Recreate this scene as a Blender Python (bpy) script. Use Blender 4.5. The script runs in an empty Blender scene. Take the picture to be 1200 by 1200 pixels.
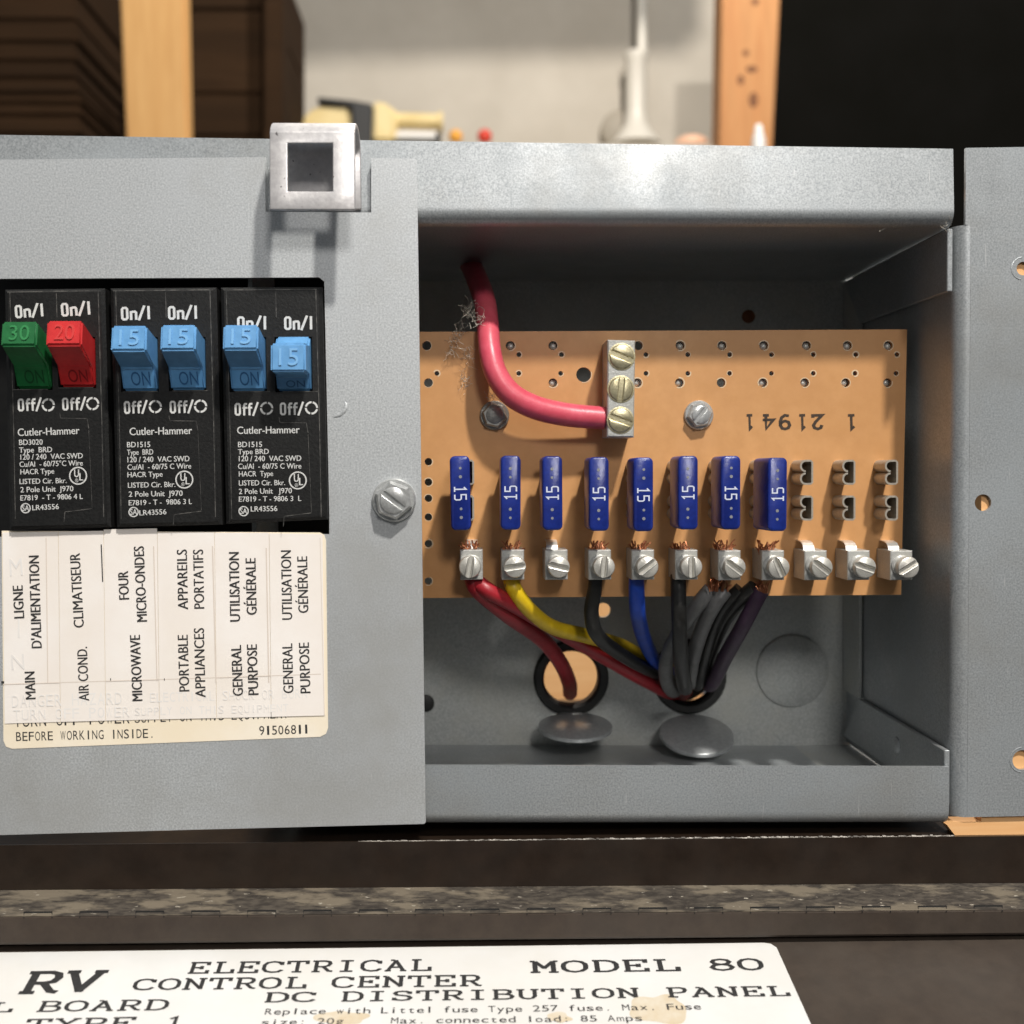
import bpy, bmesh, math, random
from mathutils import Vector, Matrix, Euler

random.seed(7)
scene = bpy.context.scene
COL = scene.collection

# ------------------------------------------------------------------ camera
FPX = 1294.0                       # focal length in pixels of a 1200 px wide picture
CAM = Vector((0.0, -0.257, 0.0))
cam_data = bpy.data.cameras.new("camera")
cam = bpy.data.objects.new("camera", cam_data)
COL.objects.link(cam)
cam_data.sensor_width = 36.0
cam_data.lens = 36.0 * FPX / 1200.0
cam_data.clip_start = 0.01
cam_data.clip_end = 50.0
CAM_R = (Matrix.Rotation(math.radians(-2.2), 3, 'Z') @ Matrix.Rotation(math.radians(90 - 2.0), 3, 'X')
         @ Matrix.Rotation(math.radians(-0.46), 3, 'Z'))
cam.matrix_world = Matrix.Translation(CAM) @ CAM_R.to_4x4()
cam_data.dof.use_dof = True
cam_data.dof.focus_distance = 0.262
cam_data.dof.aperture_fstop = 16.0
scene.camera = cam

# ------------------------------------------------------------------ world, lamps, exposure
world = bpy.data.worlds.new("World")
scene.world = world
world.use_nodes = True
bg = world.node_tree.nodes["Background"]
bg.inputs[1].default_value = 0.135
_wn, _wl = world.node_tree.nodes, world.node_tree.links      # a dim room: paler ceiling, darker below
_tc = _wn.new("ShaderNodeTexCoord"); _sx = _wn.new("ShaderNodeSeparateXYZ"); _cr = _wn.new("ShaderNodeValToRGB"); _mr = _wn.new("ShaderNodeMapRange")
_wl.new(_tc.outputs["Generated"], _sx.inputs[0]); _wl.new(_sx.outputs["Z"], _mr.inputs["Value"])
_mr.inputs["From Min"].default_value = -1.0
_wl.new(_mr.outputs["Result"], _cr.inputs["Fac"])
_cr.color_ramp.elements[0].position = 0.30; _cr.color_ramp.elements[0].color = (0.12, 0.125, 0.13, 1)
_cr.color_ramp.elements[1].position = 0.85; _cr.color_ramp.elements[1].color = (1.7, 1.75, 1.8, 1)
_wl.new(_cr.outputs["Color"], bg.inputs[0])

def lamp(name, loc, power, radius, color):
    d = bpy.data.lights.new(name, 'POINT')
    d.energy = power
    d.shadow_soft_size = radius
    d.color = color
    o = bpy.data.objects.new(name, d)
    o.location = loc
    COL.objects.link(o)

lamp("key_lamp", (0.40, -0.88, 1.29), 92.0, 0.045, (1.0, 0.96, 0.90))
lamp("fill_lamp", (0.20, -1.10, 0.56), 13.0, 0.10, (1.0, 0.96, 0.92))
lamp("back_fill_lamp", (0.30, 0.60, 1.30), 42.0, 0.014, (1.0, 0.93, 0.84))  # unseen light, added to brighten the wall in the background
lamp("rear_fill_lamp", (0.02, 0.17, 0.40), 1.6, 0.03, (1.0, 0.93, 0.84))  # extra unseen light so the plywood behind the holes shows bright

scene.view_settings.view_transform = 'Standard'
scene.view_settings.look = 'None'
scene.view_settings.exposure = 0.38
scene.view_settings.gamma = 1.0
scene.view_settings.use_curve_mapping = False

# ------------------------------------------------------------------ geometry helpers
def ray(px, py):
    return CAM_R @ Vector(((px - 600.0) / FPX, -(py - 600.0) / FPX, -1.0))

def P(px, py, Y):
    d = ray(px, py)
    return CAM + d * ((Y - CAM.y) / d.y)

def proj(x, Y, z):
    v = CAM_R.transposed() @ (Vector((x, Y, z)) - CAM)
    return 600 - FPX * v.x / v.z, 600 + FPX * v.y / v.z
def PXI(x, Y): return proj(x, Y, 0.9)[0]
def PYI(z, Y): return proj(0.0, Y, z)[1]
def PX(px, Y, py=600): return P(px, py, Y).x
def PZ(py, Y, px=600): return P(px, py, Y).z

def srgb(r, g, b):
    def f(c):
        c /= 255.0
        return c / 12.92 if c <= 0.04045 else ((c + 0.055) / 1.055) ** 2.4
    return (f(r), f(g), f(b))

def tag(o, label=None, cat=None, group=None, kind=None):
    if label: o["label"] = label
    if cat: o["category"] = cat
    if group: o["group"] = group
    if kind: o["kind"] = kind
    return o

def empty(name, loc, label, cat, group=None):
    o = bpy.data.objects.new(name, None)
    o.empty_display_size = 0.01
    o.location = loc
    COL.objects.link(o)
    return tag(o, label, cat, group)

def world_loc(o):
    v = Vector((0, 0, 0))
    while o:
        v += Vector(o.location)
        o = o.parent
    return v

def link_mesh(name, me, mat, parent=None, local=False, smooth=False):
    o = bpy.data.objects.new(name, me)
    COL.objects.link(o)
    if mat: me.materials.append(mat)
    if parent:
        o.parent = parent
        if not local:
            o.location = -world_loc(parent)
    if smooth:
        for p in me.polygons: p.use_smooth = True
        me.set_sharp_from_angle(angle=math.radians(38))
    return o

def build(name, bm, mat, parent=None, local=False, smooth=False, bevel=0, seg=2, fix=True):
    if fix: bmesh.ops.recalc_face_normals(bm, faces=bm.faces[:])
    if bevel:
        es = [e for e in bm.edges if len(e.link_faces) == 2 and e.calc_face_angle(0) > math.radians(30)]
        bmesh.ops.bevel(bm, geom=es, offset=bevel, segments=seg, affect='EDGES', clamp_overlap=True)
    me = bpy.data.meshes.new(name)
    bm.to_mesh(me)
    bm.free()
    return link_mesh(name, me, mat, parent, local, smooth)

def poly_prism(bm, pts, d):
    """closed polygon of 3-D points, extruded by vector d"""
    a = [bm.verts.new(p) for p in pts]
    b = [bm.verts.new(Vector(p) + Vector(d)) for p in pts]
    n = len(a)
    bm.faces.new(a)
    bm.faces.new(b[::-1])
    for i in range(n):
        bm.faces.new((a[i], a[(i + 1) % n], b[(i + 1) % n], b[i]))

def add_box(bm, x0, x1, y0, y1, z0, z1):
    poly_prism(bm, [(x0, y0, z0), (x1, y0, z0), (x1, y0, z1), (x0, y0, z1)], (0, y1 - y0, 0))

def offset_poly(pts, d):
    n = len(pts)
    out = []
    for i in range(n):
        p0, p1, p2 = Vector(pts[i - 1]), Vector(pts[i]), Vector(pts[(i + 1) % n])
        e1, e2 = (p1 - p0), (p2 - p1)
        if e1.length < 1e-12 or e2.length < 1e-12:
            out.append(p1); continue
        e1.normalize(); e2.normalize()
        n1, n2 = Vector((-e1.y, e1.x)), Vector((-e2.y, e2.x))
        b = n1 + n2
        k = b.length_squared
        if k < 1e-6: out.append(p1); continue
        out.append(p1 + b * (2 * d / k) if 2 / k ** .5 < 3 else p1 + n1 * d)
    return out

def loft(bm, outline, steps, frame=None):
    """outline: CCW (x,z) pairs seen from the front; steps: (y, inset)."""
    rings = []
    for y, ins in steps:
        q = offset_poly(outline, ins) if ins else [Vector(p) for p in outline]
        rings.append([bm.verts.new((p[0], y, p[1])) for p in q])
    n = len(outline)
    for a, b in zip(rings, rings[1:]):
        for i in range(n):
            bm.faces.new((a[i], a[(i + 1) % n], b[(i + 1) % n], b[i]))
    bm.faces.new(rings[0]); bm.faces.new(rings[-1][::-1])

def rrect(w, h, r, n=5, cx=0, cz=0):
    pts = []
    for k, (sx, sz) in enumerate(((1, -1), (1, 1), (-1, 1), (-1, -1))):
        for i in range(n + 1):
            a = math.radians(-90 + 90 * k + 90 * i / n)
            pts.append((cx + sx * (w / 2 - r) + r * math.cos(a), cz + sz * (h / 2 - r) + r * math.sin(a)))
    return pts

def circle(r, n=24, cx=0, cz=0, a0=0):
    return [(cx + r * math.cos(a0 + 2 * math.pi * i / n), cz + r * math.sin(a0 + 2 * math.pi * i / n)) for i in range(n)]

def plate_mesh(name, loops, y_front, thick):
    """flat plate in the XZ plane with real holes; loops of (x,z), the first is the outline."""
    cu = bpy.data.curves.new(name, 'CURVE')
    cu.dimensions = '2D'
    cu.fill_mode = 'BOTH'
    cu.extrude = thick / 2
    for lp in loops:
        s = cu.splines.new('POLY')
        s.points.add(len(lp) - 1)
        for p, q in zip(s.points, lp): p.co = (q[0] * 100, q[1] * 100, 0, 1)
        s.use_cyclic_u = True
    cu.extrude = thick / 2 * 100
    o = bpy.data.objects.new(name, cu)
    me = bpy.data.meshes.new_from_object(o)
    bpy.data.objects.remove(o)
    for v in me.vertices:
        x, y, z = v.co / 100
        v.co = (x, y_front + thick / 2 - z, y)
    me.materials.clear()
    return me

def plate_px(name, loops_px, y_front, thick, mat, parent=None, extra=()):
    loops = [[(P(a, b, y_front).x, P(a, b, y_front).z) for a, b in lp] for lp in loops_px] + list(extra)
    return link_mesh(name, plate_mesh(name, loops, y_front, thick), mat, parent)

def loft_sections(name, secs, mat, parent=None, thick=0.0009, smooth=True, cyclic=False):
    bm = bmesh.new()
    rows = [[bm.verts.new(p) for p in s] for s in secs]
    for a, b in zip(rows, rows[1:]):
        for i in range(len(a) - 1):
            bm.faces.new((a[i], a[i + 1], b[i + 1], b[i]))
    o = build(name, bm, mat, parent, smooth=smooth, fix=False)
    if thick:
        m = o.modifiers.new("thickness", 'SOLIDIFY')
        m.thickness = thick
        m.offset = 0
        e = o.modifiers.new('edge_split', 'EDGE_SPLIT')
        e.split_angle = math.radians(36)
    return o

def catmull(pts, n=10):
    pts = [Vector(p) for p in pts]
    q = [pts[0] * 2 - pts[1]] + pts + [pts[-1] * 2 - pts[-2]]
    out = []
    for i in range(1, len(q) - 2):
        a, b, c, d = q[i - 1:i + 3]
        for k in range(n):
            t = k / n
            out.append(0.5 * (2 * b + (c - a) * t + (2 * a - 5 * b + 4 * c - d) * t * t + (3 * b - a - 3 * c + d) * t ** 3))
    out.append(pts[-1])
    return out

def tube(bm, path, r, n=12, taper=None):
    path = [Vector(p) for p in path]
    up = Vector((0.3, 0.9, 0.2)).normalized()
    rings = []
    for i, p in enumerate(path):
        t = (path[min(i + 1, len(path) - 1)] - path[max(i - 1, 0)]).normalized()
        s = t.cross(up)
        if s.length < 1e-4: s = t.cross(Vector((1, 0, 0)))
        s.normalize()
        u = s.cross(t)
        up = u if u.length else up
        rr = r if taper is None else r * taper(i / (len(path) - 1))
        rings.append([bm.verts.new(p + (s * math.cos(2 * math.pi * k / n) + u * math.sin(2 * math.pi * k / n)) * rr) for k in range(n)])
    for a, b in zip(rings, rings[1:]):
        for k in range(n):
            bm.faces.new((a[k], a[(k + 1) % n], b[(k + 1) % n], b[k]))
    bm.faces.new(rings[0][::-1]); bm.faces.new(rings[-1])

# ------------------------------------------------------------------ materials
def make_mat(name, c1, c2=None, scale=800, rough=0.5, metal=0.0, bump=0.0, bump_scale=None, detail=4,
             big=None, big_scale=30, big_mix=0.5, spots=None, spot_scale=300, spot_at=0.70, spec=0.5, stretch=None,
             rough_var=0.0, coat=0.0, lo=0.35, hi=0.65, big_lo=0.42, big_hi=0.66, scratch=None, scratch_scale=(1100, 1, 70), scratch_at=0.72, smudge=None):
    m = bpy.data.materials.new(name)
    m.use_nodes = True
    nt = m.node_tree
    N, L = nt.nodes, nt.links
    b = N["Principled BSDF"]
    b.inputs["Roughness"].default_value = rough
    b.inputs["Metallic"].default_value = metal
    b.inputs["Specular IOR Level"].default_value = spec
    if coat: b.inputs["Coat Weight"].default_value = coat
    tc = N.new("ShaderNodeTexCoord")
    src = tc.outputs["Object"]
    if stretch:
        mp = N.new("ShaderNodeMapping")
        mp.inputs["Scale"].default_value = stretch
        L.new(src, mp.inputs["Vector"]); src = mp.outputs["Vector"]
    def noise(sc, det=4, rg=0.6):
        n = N.new("ShaderNodeTexNoise")
        n.inputs["Scale"].default_value = sc
        n.inputs["Detail"].default_value = det
        n.inputs["Roughness"].default_value = rg
        L.new(src, n.inputs["Vector"])
        return n.outputs["Fac"]
    def ramp(fac, a, bb):
        r = N.new("ShaderNodeMapRange")
        r.inputs["From Min"].default_value = a
        r.inputs["From Max"].default_value = bb
        L.new(fac, r.inputs["Value"])
        return r.outputs["Result"]
    def mix(f, A, B):
        x = N.new("ShaderNodeMix")
        x.data_type = 'RGBA'
        if isinstance(f, float): x.inputs[0].default_value = f
        else: L.new(f, x.inputs[0])
        for k, v in ((6, A), (7, B)):
            if isinstance(v, tuple): x.inputs[k].default_value = (*v, 1)
            else: L.new(v, x.inputs[k])
        return x.outputs[2]
    out = c1
    nf = None
    if c2:
        nf = noise(scale, detail)
        out = mix(ramp(nf, lo, hi), c1, c2)
    if big:
        f = ramp(noise(big_scale, 5), big_lo, big_hi)
        mu = N.new("ShaderNodeMath"); mu.operation = 'MULTIPLY'; mu.inputs[1].default_value = big_mix
        L.new(f, mu.inputs[0])
        out = mix(mu.outputs[0], out, big)
    if smudge:
        f = ramp(noise(9, 6, 0.7), 0.50, 0.72)
        mu = N.new("ShaderNodeMath"); mu.operation = 'MULTIPLY'; mu.inputs[1].default_value = 0.75
        L.new(f, mu.inputs[0])
        out = mix(mu.outputs[0], out, smudge)
    if scratch:
        keep = src
        for rot in (0.25, -0.9, 1.3):
            mp = N.new("ShaderNodeMapping"); mp.inputs["Scale"].default_value = scratch_scale; mp.inputs["Rotation"].default_value = (0, rot, 0)
            mp.inputs["Location"].default_value = (rot * 13, 0, rot * 7)
            L.new(tc.outputs["Object"], mp.inputs["Vector"]); src = mp.outputs["Vector"]
            f = ramp(noise(1.0, 2), scratch_at, scratch_at + 0.05)
            mu = N.new("ShaderNodeMath"); mu.operation = 'MULTIPLY'; mu.inputs[1].default_value = 0.5
            L.new(f, mu.inputs[0])
            out = mix(mu.outputs[0], out, scratch)
        src = keep
    if spots:
        f = ramp(noise(spot_scale, 3), spot_at, spot_at + 0.04)
        out = mix(f, out, spots)
    if isinstance(out, tuple): b.inputs["Base Color"].default_value = (*out, 1)
    else: L.new(out, b.inputs["Base Color"])
    if rough_var:
        rr = N.new("ShaderNodeMapRange")
        rr.inputs["From Min"].default_value = 0.3; rr.inputs["From Max"].default_value = 0.7
        rr.inputs["To Min"].default_value = rough - rough_var; rr.inputs["To Max"].default_value = rough + rough_var
        L.new(noise(big_scale * 2, 4), rr.inputs["Value"])
        L.new(rr.outputs["Result"], b.inputs["Roughness"])
    if bump:
        bp = N.new("ShaderNodeBump")
        bp.inputs["Strength"].default_value = bump
        bp.inputs["Distance"].default_value = 0.0003
        L.new(noise(bump_scale or scale, 3), bp.inputs["Height"])
        L.new(bp.outputs["Normal"], b.inputs["Normal"])
    return m

M = {}
M['galv'] = make_mat("galvanized_steel", (0.28, 0.30, 0.31), (0.47, 0.49, 0.50), 2300, 0.40, 0.40, 0.06, 2600, detail=2,
                     big=(0.32, 0.35, 0.37), big_scale=22, big_mix=0.65, spots=(0.10, 0.10, 0.10), spot_scale=420, spot_at=0.77, rough_var=0.10, lo=.31, hi=.69,
                     scratch=(0.66, 0.66, 0.65), smudge=(0.30, 0.29, 0.265))
M['galv_cover'] = make_mat("cover_steel", (0.415, 0.435, 0.445), (0.67, 0.69, 0.695), 2300, 0.43, 0.35, 0.06, 2600, detail=2,
                           big=(0.46, 0.48, 0.50), big_scale=16, big_mix=0.6, spots=(0.12, 0.12, 0.12), spot_scale=300, spot_at=0.765, rough_var=0.08, lo=.31, hi=.69,
                           scratch=(0.74, 0.74, 0.73), smudge=(0.40, 0.395, 0.37))
M['galv_in'] = make_mat("dusty_inner_steel", (0.36, 0.38, 0.375), (0.52, 0.54, 0.53), 1900, 0.46, 0.2, 0.15, 1800,
                        big=(0.50, 0.50, 0.45), big_scale=45, big_mix=0.7, rough_var=0.06, scratch=(0.5, 0.5, 0.47), smudge=(0.33, 0.335, 0.31))
M['hasp'] = make_mat("pale_zinc", (0.52, 0.50, 0.50), (0.66, 0.64, 0.63), 700, 0.42, 0.45, 0.15, 900,
                     big=(0.50, 0.49, 0.50), big_scale=120, big_mix=0.6, spots=(0.16, 0.15, 0.15), spot_scale=620, spot_at=0.68)
M['alu'] = make_mat("aluminium", (0.42, 0.42, 0.40), (0.56, 0.56, 0.53), 2500, 0.42, 0.35, 0.25, 2200, big=(0.42, 0.41, 0.36), big_scale=200, big_mix=0.5)
M['screw'] = make_mat("screw_steel", (0.66, 0.64, 0.58), (0.80, 0.78, 0.72), 2500, 0.36, 0.55, 0.2, 2500, big=(0.5, 0.48, 0.42), big_scale=260, big_mix=0.5)
M['brass'] = make_mat("yellowed_screw", (0.50, 0.45, 0.28), (0.66, 0.60, 0.40), 1800, 0.36, 0.7, 0.2, 2000, big=(0.36, 0.31, 0.18), big_scale=260, big_mix=0.6)
M['zinc'] = make_mat("zinc_screw", (0.50, 0.51, 0.50), (0.68, 0.69, 0.68), 1500, 0.28, 0.55, 0.1, 1500, big=(0.36, 0.36, 0.35), big_scale=220, big_mix=0.6)
M['dull'] = make_mat("dull_zinc_screw", (0.27, 0.27, 0.25), (0.40, 0.40, 0.37), 1500, 0.40, 0.7, 0.15, 1500)
M['clip'] = make_mat("tinned_contact", (0.40, 0.36, 0.30), (0.50, 0.46, 0.39), 1500, 0.38, 0.4, 0.1, 1500)
M['tab'] = make_mat("tinned_tab", (0.80, 0.79, 0.75), (0.88, 0.87, 0.84), 1200, 0.30, 0.7)
M['pcb'] = make_mat("tan_phenolic_board", srgb(203, 150, 97), srgb(211, 158, 105), 260, 0.36, 0.0, 0.04, 600,
                    big=srgb(194, 140, 88), big_scale=30, big_mix=0.6, rough_var=0.05)
M['black_pl'] = make_mat("black_phenolic", (0.007, 0.007, 0.007), (0.014, 0.014, 0.0135), 1300, 0.45, 0, 0.22, 1800, spec=0.35,
                         spots=(0.07, 0.07, 0.065), spot_scale=700, spot_at=0.76, rough_var=0.06)
M['seam'] = make_mat("scuffed_seam", (0.035, 0.034, 0.032), (0.12, 0.115, 0.105), 420, 0.6, lo=0.45, hi=0.6)
M['white_ink'] = make_mat("white_ink", (0.62, 0.62, 0.60), (0.74, 0.74, 0.72), 1500, 0.6)
M['black_ink'] = make_mat("black_ink", (0.022, 0.021, 0.021), (0.035, 0.034, 0.034), 900, 0.6)
M['stamp_ink'] = make_mat("stamp_ink", (0.03, 0.02, 0.012), (0.06, 0.035, 0.02), 1500, 0.5)
M['grey_ink'] = make_mat("show_through_ink", (0.84, 0.805, 0.77), (0.90, 0.865, 0.825), 120, 0.6)
M['fuse_ink'] = make_mat("fuse_ink", (0.66, 0.70, 0.84), None, rough=0.45)
M['blue_t'] = make_mat("blue_toggle", srgb(92, 150, 200), srgb(104, 162, 212), 400, 0.45, 0, 0.10, 900, big=srgb(80, 135, 185), big_scale=150, big_mix=0.5)
M['red_t'] = make_mat("red_toggle", srgb(196, 38, 40), srgb(208, 46, 46), 400, 0.42, 0, 0.12, 900, big=srgb(170, 30, 34), big_scale=150, big_mix=0.5)
M['green_t'] = make_mat("green_toggle", srgb(24, 100, 52), srgb(34, 116, 62), 400, 0.40, 0, 0.12, 900, big=srgb(18, 84, 44), big_scale=150, big_mix=0.5)
M['blue_d'] = make_mat("blue_engraving", srgb(44, 92, 140))
M['blue_l'] = make_mat("blue_raised", srgb(120, 175, 222), rough=0.4)
M['red_d'] = make_mat("red_engraving", srgb(120, 18, 22))
M['red_l'] = make_mat("red_raised", srgb(206, 60, 58), rough=0.4)
M['green_d'] = make_mat("green_engraving", srgb(12, 62, 30))
M['green_l'] = make_mat("green_raised", srgb(50, 132, 76), rough=0.4)
M['fuse'] = make_mat("blue_fuse_plastic", (0.010, 0.024, 0.19), (0.017, 0.040, 0.29), 350, 0.28, 0, 0.14, 900, big=(0.008, 0.012, 0.10), big_scale=160, big_mix=0.7, spots=(0.12, 0.13, 0.26), spot_scale=1100, spot_at=0.74)
M['fuse_metal'] = make_mat("fuse_test_point", (0.75, 0.75, 0.78), rough=0.25, metal=0.8)
M['label'] = make_mat("cream_label", srgb(246, 234, 212), srgb(250, 240, 222), 90, 0.55, big=srgb(244, 228, 198), big_scale=25, big_mix=0.7)
M['strip'] = make_mat("white_label_strip", srgb(248, 240, 232), srgb(252, 246, 240), 70, 0.5, big=srgb(244, 234, 222), big_scale=30, big_mix=0.6)
M['crease'] = make_mat("label_crease", srgb(226, 214, 202))
M['copper'] = make_mat("copper", (0.34, 0.12, 0.055), (0.56, 0.24, 0.13), 900, 0.36, 0.85)
M['red_w'] = make_mat("red_cable_jacket", srgb(212, 78, 98), srgb(220, 92, 110), 500, 0.36, 0, 0.12, 900, big=srgb(196, 92, 94), big_scale=90, big_mix=0.5)
M['red_w2'] = make_mat("dark_red_jacket", srgb(160, 32, 44), srgb(172, 40, 50), 500, 0.40, big=srgb(140, 34, 42), big_scale=120, big_mix=0.5, spots=(0.20, 0.19, 0.165), spot_scale=420, spot_at=0.745, bump=0.15, bump_scale=500)
M['yellow_w'] = make_mat("yellow_jacket", srgb(226, 188, 26), srgb(234, 200, 40), 500, 0.38, big=srgb(196, 160, 30), big_scale=120, big_mix=0.5, spots=(0.20, 0.19, 0.165), spot_scale=420, spot_at=0.745, bump=0.15, bump_scale=500)
M['blue_w'] = make_mat("blue_jacket", srgb(30, 66, 168), srgb(38, 78, 184), 500, 0.38, big=srgb(30, 56, 130), big_scale=120, big_mix=0.5, spots=(0.20, 0.19, 0.165), spot_scale=420, spot_at=0.745, bump=0.15, bump_scale=500)
M['black_w'] = make_mat("black_jacket", (0.011, 0.011, 0.0105), (0.020, 0.0195, 0.0185), 500, 0.36, big=(0.03, 0.029, 0.026), big_scale=150, big_mix=0.5, spots=(0.20, 0.19, 0.165), spot_scale=420, spot_at=0.745, bump=0.15, bump_scale=500)
M['grey_w'] = make_mat("grey_jacket", (0.145, 0.145, 0.145), (0.175, 0.175, 0.173), 500, 0.45, big=(0.08, 0.08, 0.078), big_scale=150, big_mix=0.6, spots=(0.20, 0.19, 0.165), spot_scale=420, spot_at=0.745, bump=0.15, bump_scale=500)
M['purple_w'] = make_mat("purple_jacket", (0.040, 0.018, 0.044), (0.055, 0.026, 0.058), 500, 0.42, big=(0.03, 0.02, 0.03), big_scale=150, big_mix=0.6, spots=(0.20, 0.19, 0.165), spot_scale=420, spot_at=0.745, bump=0.15, bump_scale=500)
M['wood'] = make_mat("pale_plywood", srgb(232, 176, 118), srgb(240, 190, 134), 60, 0.6, stretch=(0.4, 1, 6), big=srgb(222, 160, 100), big_scale=20, big_mix=0.4)
M['stud'] = make_mat("pale_stud", srgb(196, 148, 88), srgb(208, 162, 102), 14, 0.65, stretch=(8, 8, 0.8), big=srgb(200, 150, 88), big_scale=6, big_mix=0.4)
M['stud2'] = make_mat("orange_stud", srgb(176, 122, 70), srgb(190, 136, 82), 14, 0.65, stretch=(8, 8, 0.8), big=srgb(180, 114, 58), big_scale=6, big_mix=0.5)
M['knot'] = make_mat("wood_knot", srgb(92, 52, 24), srgb(130, 80, 40), 120, 0.7)
M['card'] = make_mat("dark_brown_board", (0.028, 0.0145, 0.0066), (0.042, 0.022, 0.0105), 10, 0.9, stretch=(1, 1, 12), big=(0.018, 0.010, 0.005), big_scale=5, big_mix=0.7, spec=0.1)
M['wall'] = make_mat("plaster_wall", srgb(182, 175, 163), srgb(190, 183, 171), 6, 0.8, 0, 0.2, 30, big=srgb(168, 160, 147), big_scale=5, big_mix=0.6,
                     spots=srgb(150, 138, 122), spot_scale=9, spot_at=0.72)
M['void'] = make_mat("black_cabinet_side", (0.004, 0.0038, 0.003), (0.005, 0.0047, 0.004), 10, 0.95, spec=0.05)
M['pipe'] = make_mat("white_pipe", srgb(212, 207, 196), rough=0.35)
M['tool_black'] = make_mat("tool_black", (0.012, 0.012, 0.012), rough=0.5)
M['tool_cream'] = make_mat("tool_cream", srgb(224, 204, 150), srgb(214, 190, 130), 20, 0.45)
M['red_ball'] = make_mat("red_cap", srgb(204, 58, 38), rough=0.45)
M['orange_ball'] = make_mat("orange_cap", srgb(226, 160, 60), rough=0.45)
M['peach'] = make_mat("peach_tub", srgb(226, 180, 150), rough=0.5)
M['shadow_grey'] = make_mat("shadow_grey", srgb(150, 142, 128), rough=0.6)
M['white_cap'] = make_mat("white_cap", srgb(226, 224, 220), rough=0.4)
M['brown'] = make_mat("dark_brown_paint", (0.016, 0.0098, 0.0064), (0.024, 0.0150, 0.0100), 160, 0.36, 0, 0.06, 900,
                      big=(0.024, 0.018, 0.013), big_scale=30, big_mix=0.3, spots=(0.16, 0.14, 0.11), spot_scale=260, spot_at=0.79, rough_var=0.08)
M['brown_door'] = make_mat("brown_door_paint", (0.036, 0.0245, 0.017), (0.050, 0.035, 0.0245), 200, 0.66, 0, 0.08, 900,
                           big=(0.075, 0.062, 0.05), big_scale=26, big_mix=0.4, spots=(0.2, 0.18, 0.15), spot_scale=240, spot_at=0.78)
M['grit'] = make_mat("loose_grit", (0.20, 0.17, 0.13), (0.42, 0.37, 0.30), 90, 0.8)
M['dirt'] = make_mat("dirty_ledge", (0.034, 0.027, 0.021), (0.085, 0.070, 0.054), 700, 0.78, 0, 0.6, 700, detail=6, lo=.40, hi=.60,
                     big=(0.20, 0.165, 0.118), big_scale=170, big_mix=0.85, big_lo=0.50, big_hi=0.60, spots=(0.40, 0.36, 0.29), spot_scale=650, spot_at=0.66, stretch=(0.5, 1, 1))
M['chip_glint'] = make_mat("worn_glint", (0.06, 0.048, 0.038), (0.44, 0.40, 0.35), 300, 0.4, lo=0.42, hi=0.62)
M['slit'] = make_mat("hinge_gap", (0.004, 0.0035, 0.003), rough=0.9)
M['lint'] = make_mat("lint_fibre", (0.56, 0.52, 0.44), rough=0.8)
M['rubber'] = make_mat("black_rubber", (0.008, 0.008, 0.008), (0.014, 0.014, 0.013), 500, 0.55)
M['steel_edge'] = make_mat("knockout_steel", (0.30, 0.315, 0.32), (0.38, 0.395, 0.40), 900, 0.30, 0.2, 0.1, 900)

# ------------------------------------------------------------------ lettering
_glyph = {}
def font_mesh(s, bold=0.0):
    key = (s, bold)
    if key in _glyph: return _glyph[key]
    cu = bpy.data.curves.new("t", 'FONT')
    cu.body = s
    cu.size = 1.0
    cu.offset = bold
    cu.resolution_u = 3
    o = bpy.data.objects.new("t", cu)
    me = bpy.data.meshes.new_from_object(o)
    vs = [(v.co.x, v.co.y) for v in me.vertices]
    fs = [tuple(p.vertices) for p in me.polygons]
    bpy.data.objects.remove(o); bpy.data.meshes.remove(me)
    _glyph[key] = (vs, fs)
    return vs, fs
CAP = max(v[1] for v in font_mesh("H")[0])

def put_font(bm, s, mapper, bold=0.0):
    """mapper(u, v, lift): u 0..1 along the string, v in cap heights; bold: extra stem width in cap heights"""
    vs, fs = font_mesh(s)
    x0, x1 = min(v[0] for v in vs), max(v[0] for v in vs)
    asp = (x1 - x0) / CAP
    n = 3 if bold > 0.008 else 1
    for k in range(n):
        du = 0 if n == 1 else (k - 1) * bold / asp
        V = [bm.verts.new(mapper((x - x0) / (x1 - x0) + du, y / CAP, .000003 * k)) for x, y in vs]
        for f in fs:
            try: bm.faces.new([V[i] for i in f])
            except ValueError: pass

def put_mono(bm, s, mapper, bold=0.0, fill=0.80):
    bold = 0.0
    """typewriter spacing: every character in a cell of its own"""
    n = len(s)
    cell = 1.0 / (n - 1 + fill)
    for i, c in enumerate(s):
        if c == ' ': continue
        vs, fs = font_mesh(c, bold)
        x0, x1 = min(v[0] for v in vs), max(v[0] for v in vs)
        wide = fill if c not in "il1I.,:;-'!tfjr" else {'i': .25, 'l': .22, '1': .34, 'I': .22, '.': .18, ',': .2, ':': .18, '-': .6, "'": .18, 't': .6, 'f': .6, 'j': .4, 'r': .6}.get(c, .3)
        c0 = i * cell + (fill - wide) / 2 * cell
        V = [bm.verts.new(mapper(c0 + (x - x0) / max(x1 - x0, 1e-6) * wide * cell, y / CAP)) for x, y in vs]
        for f in fs:
            try: bm.faces.new([V[k] for k in f])
            except ValueError: pass

def px_mapper(x0, y0, x1, y1, h, Y, up=None):
    """baseline from (x0,y0) to (x1,y1), capital height h pixels, on the plane at depth Y"""
    dx, dy = x1 - x0, y1 - y0
    l = math.hypot(dx, dy)
    ux, uy = (dy / l, -dx / l) if up is None else up
    def m(u, v, lift=0.0):
        return P(x0 + dx * u + ux * h * v, y0 + dy * u + uy * h * v, Y - lift)
    return m

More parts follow.
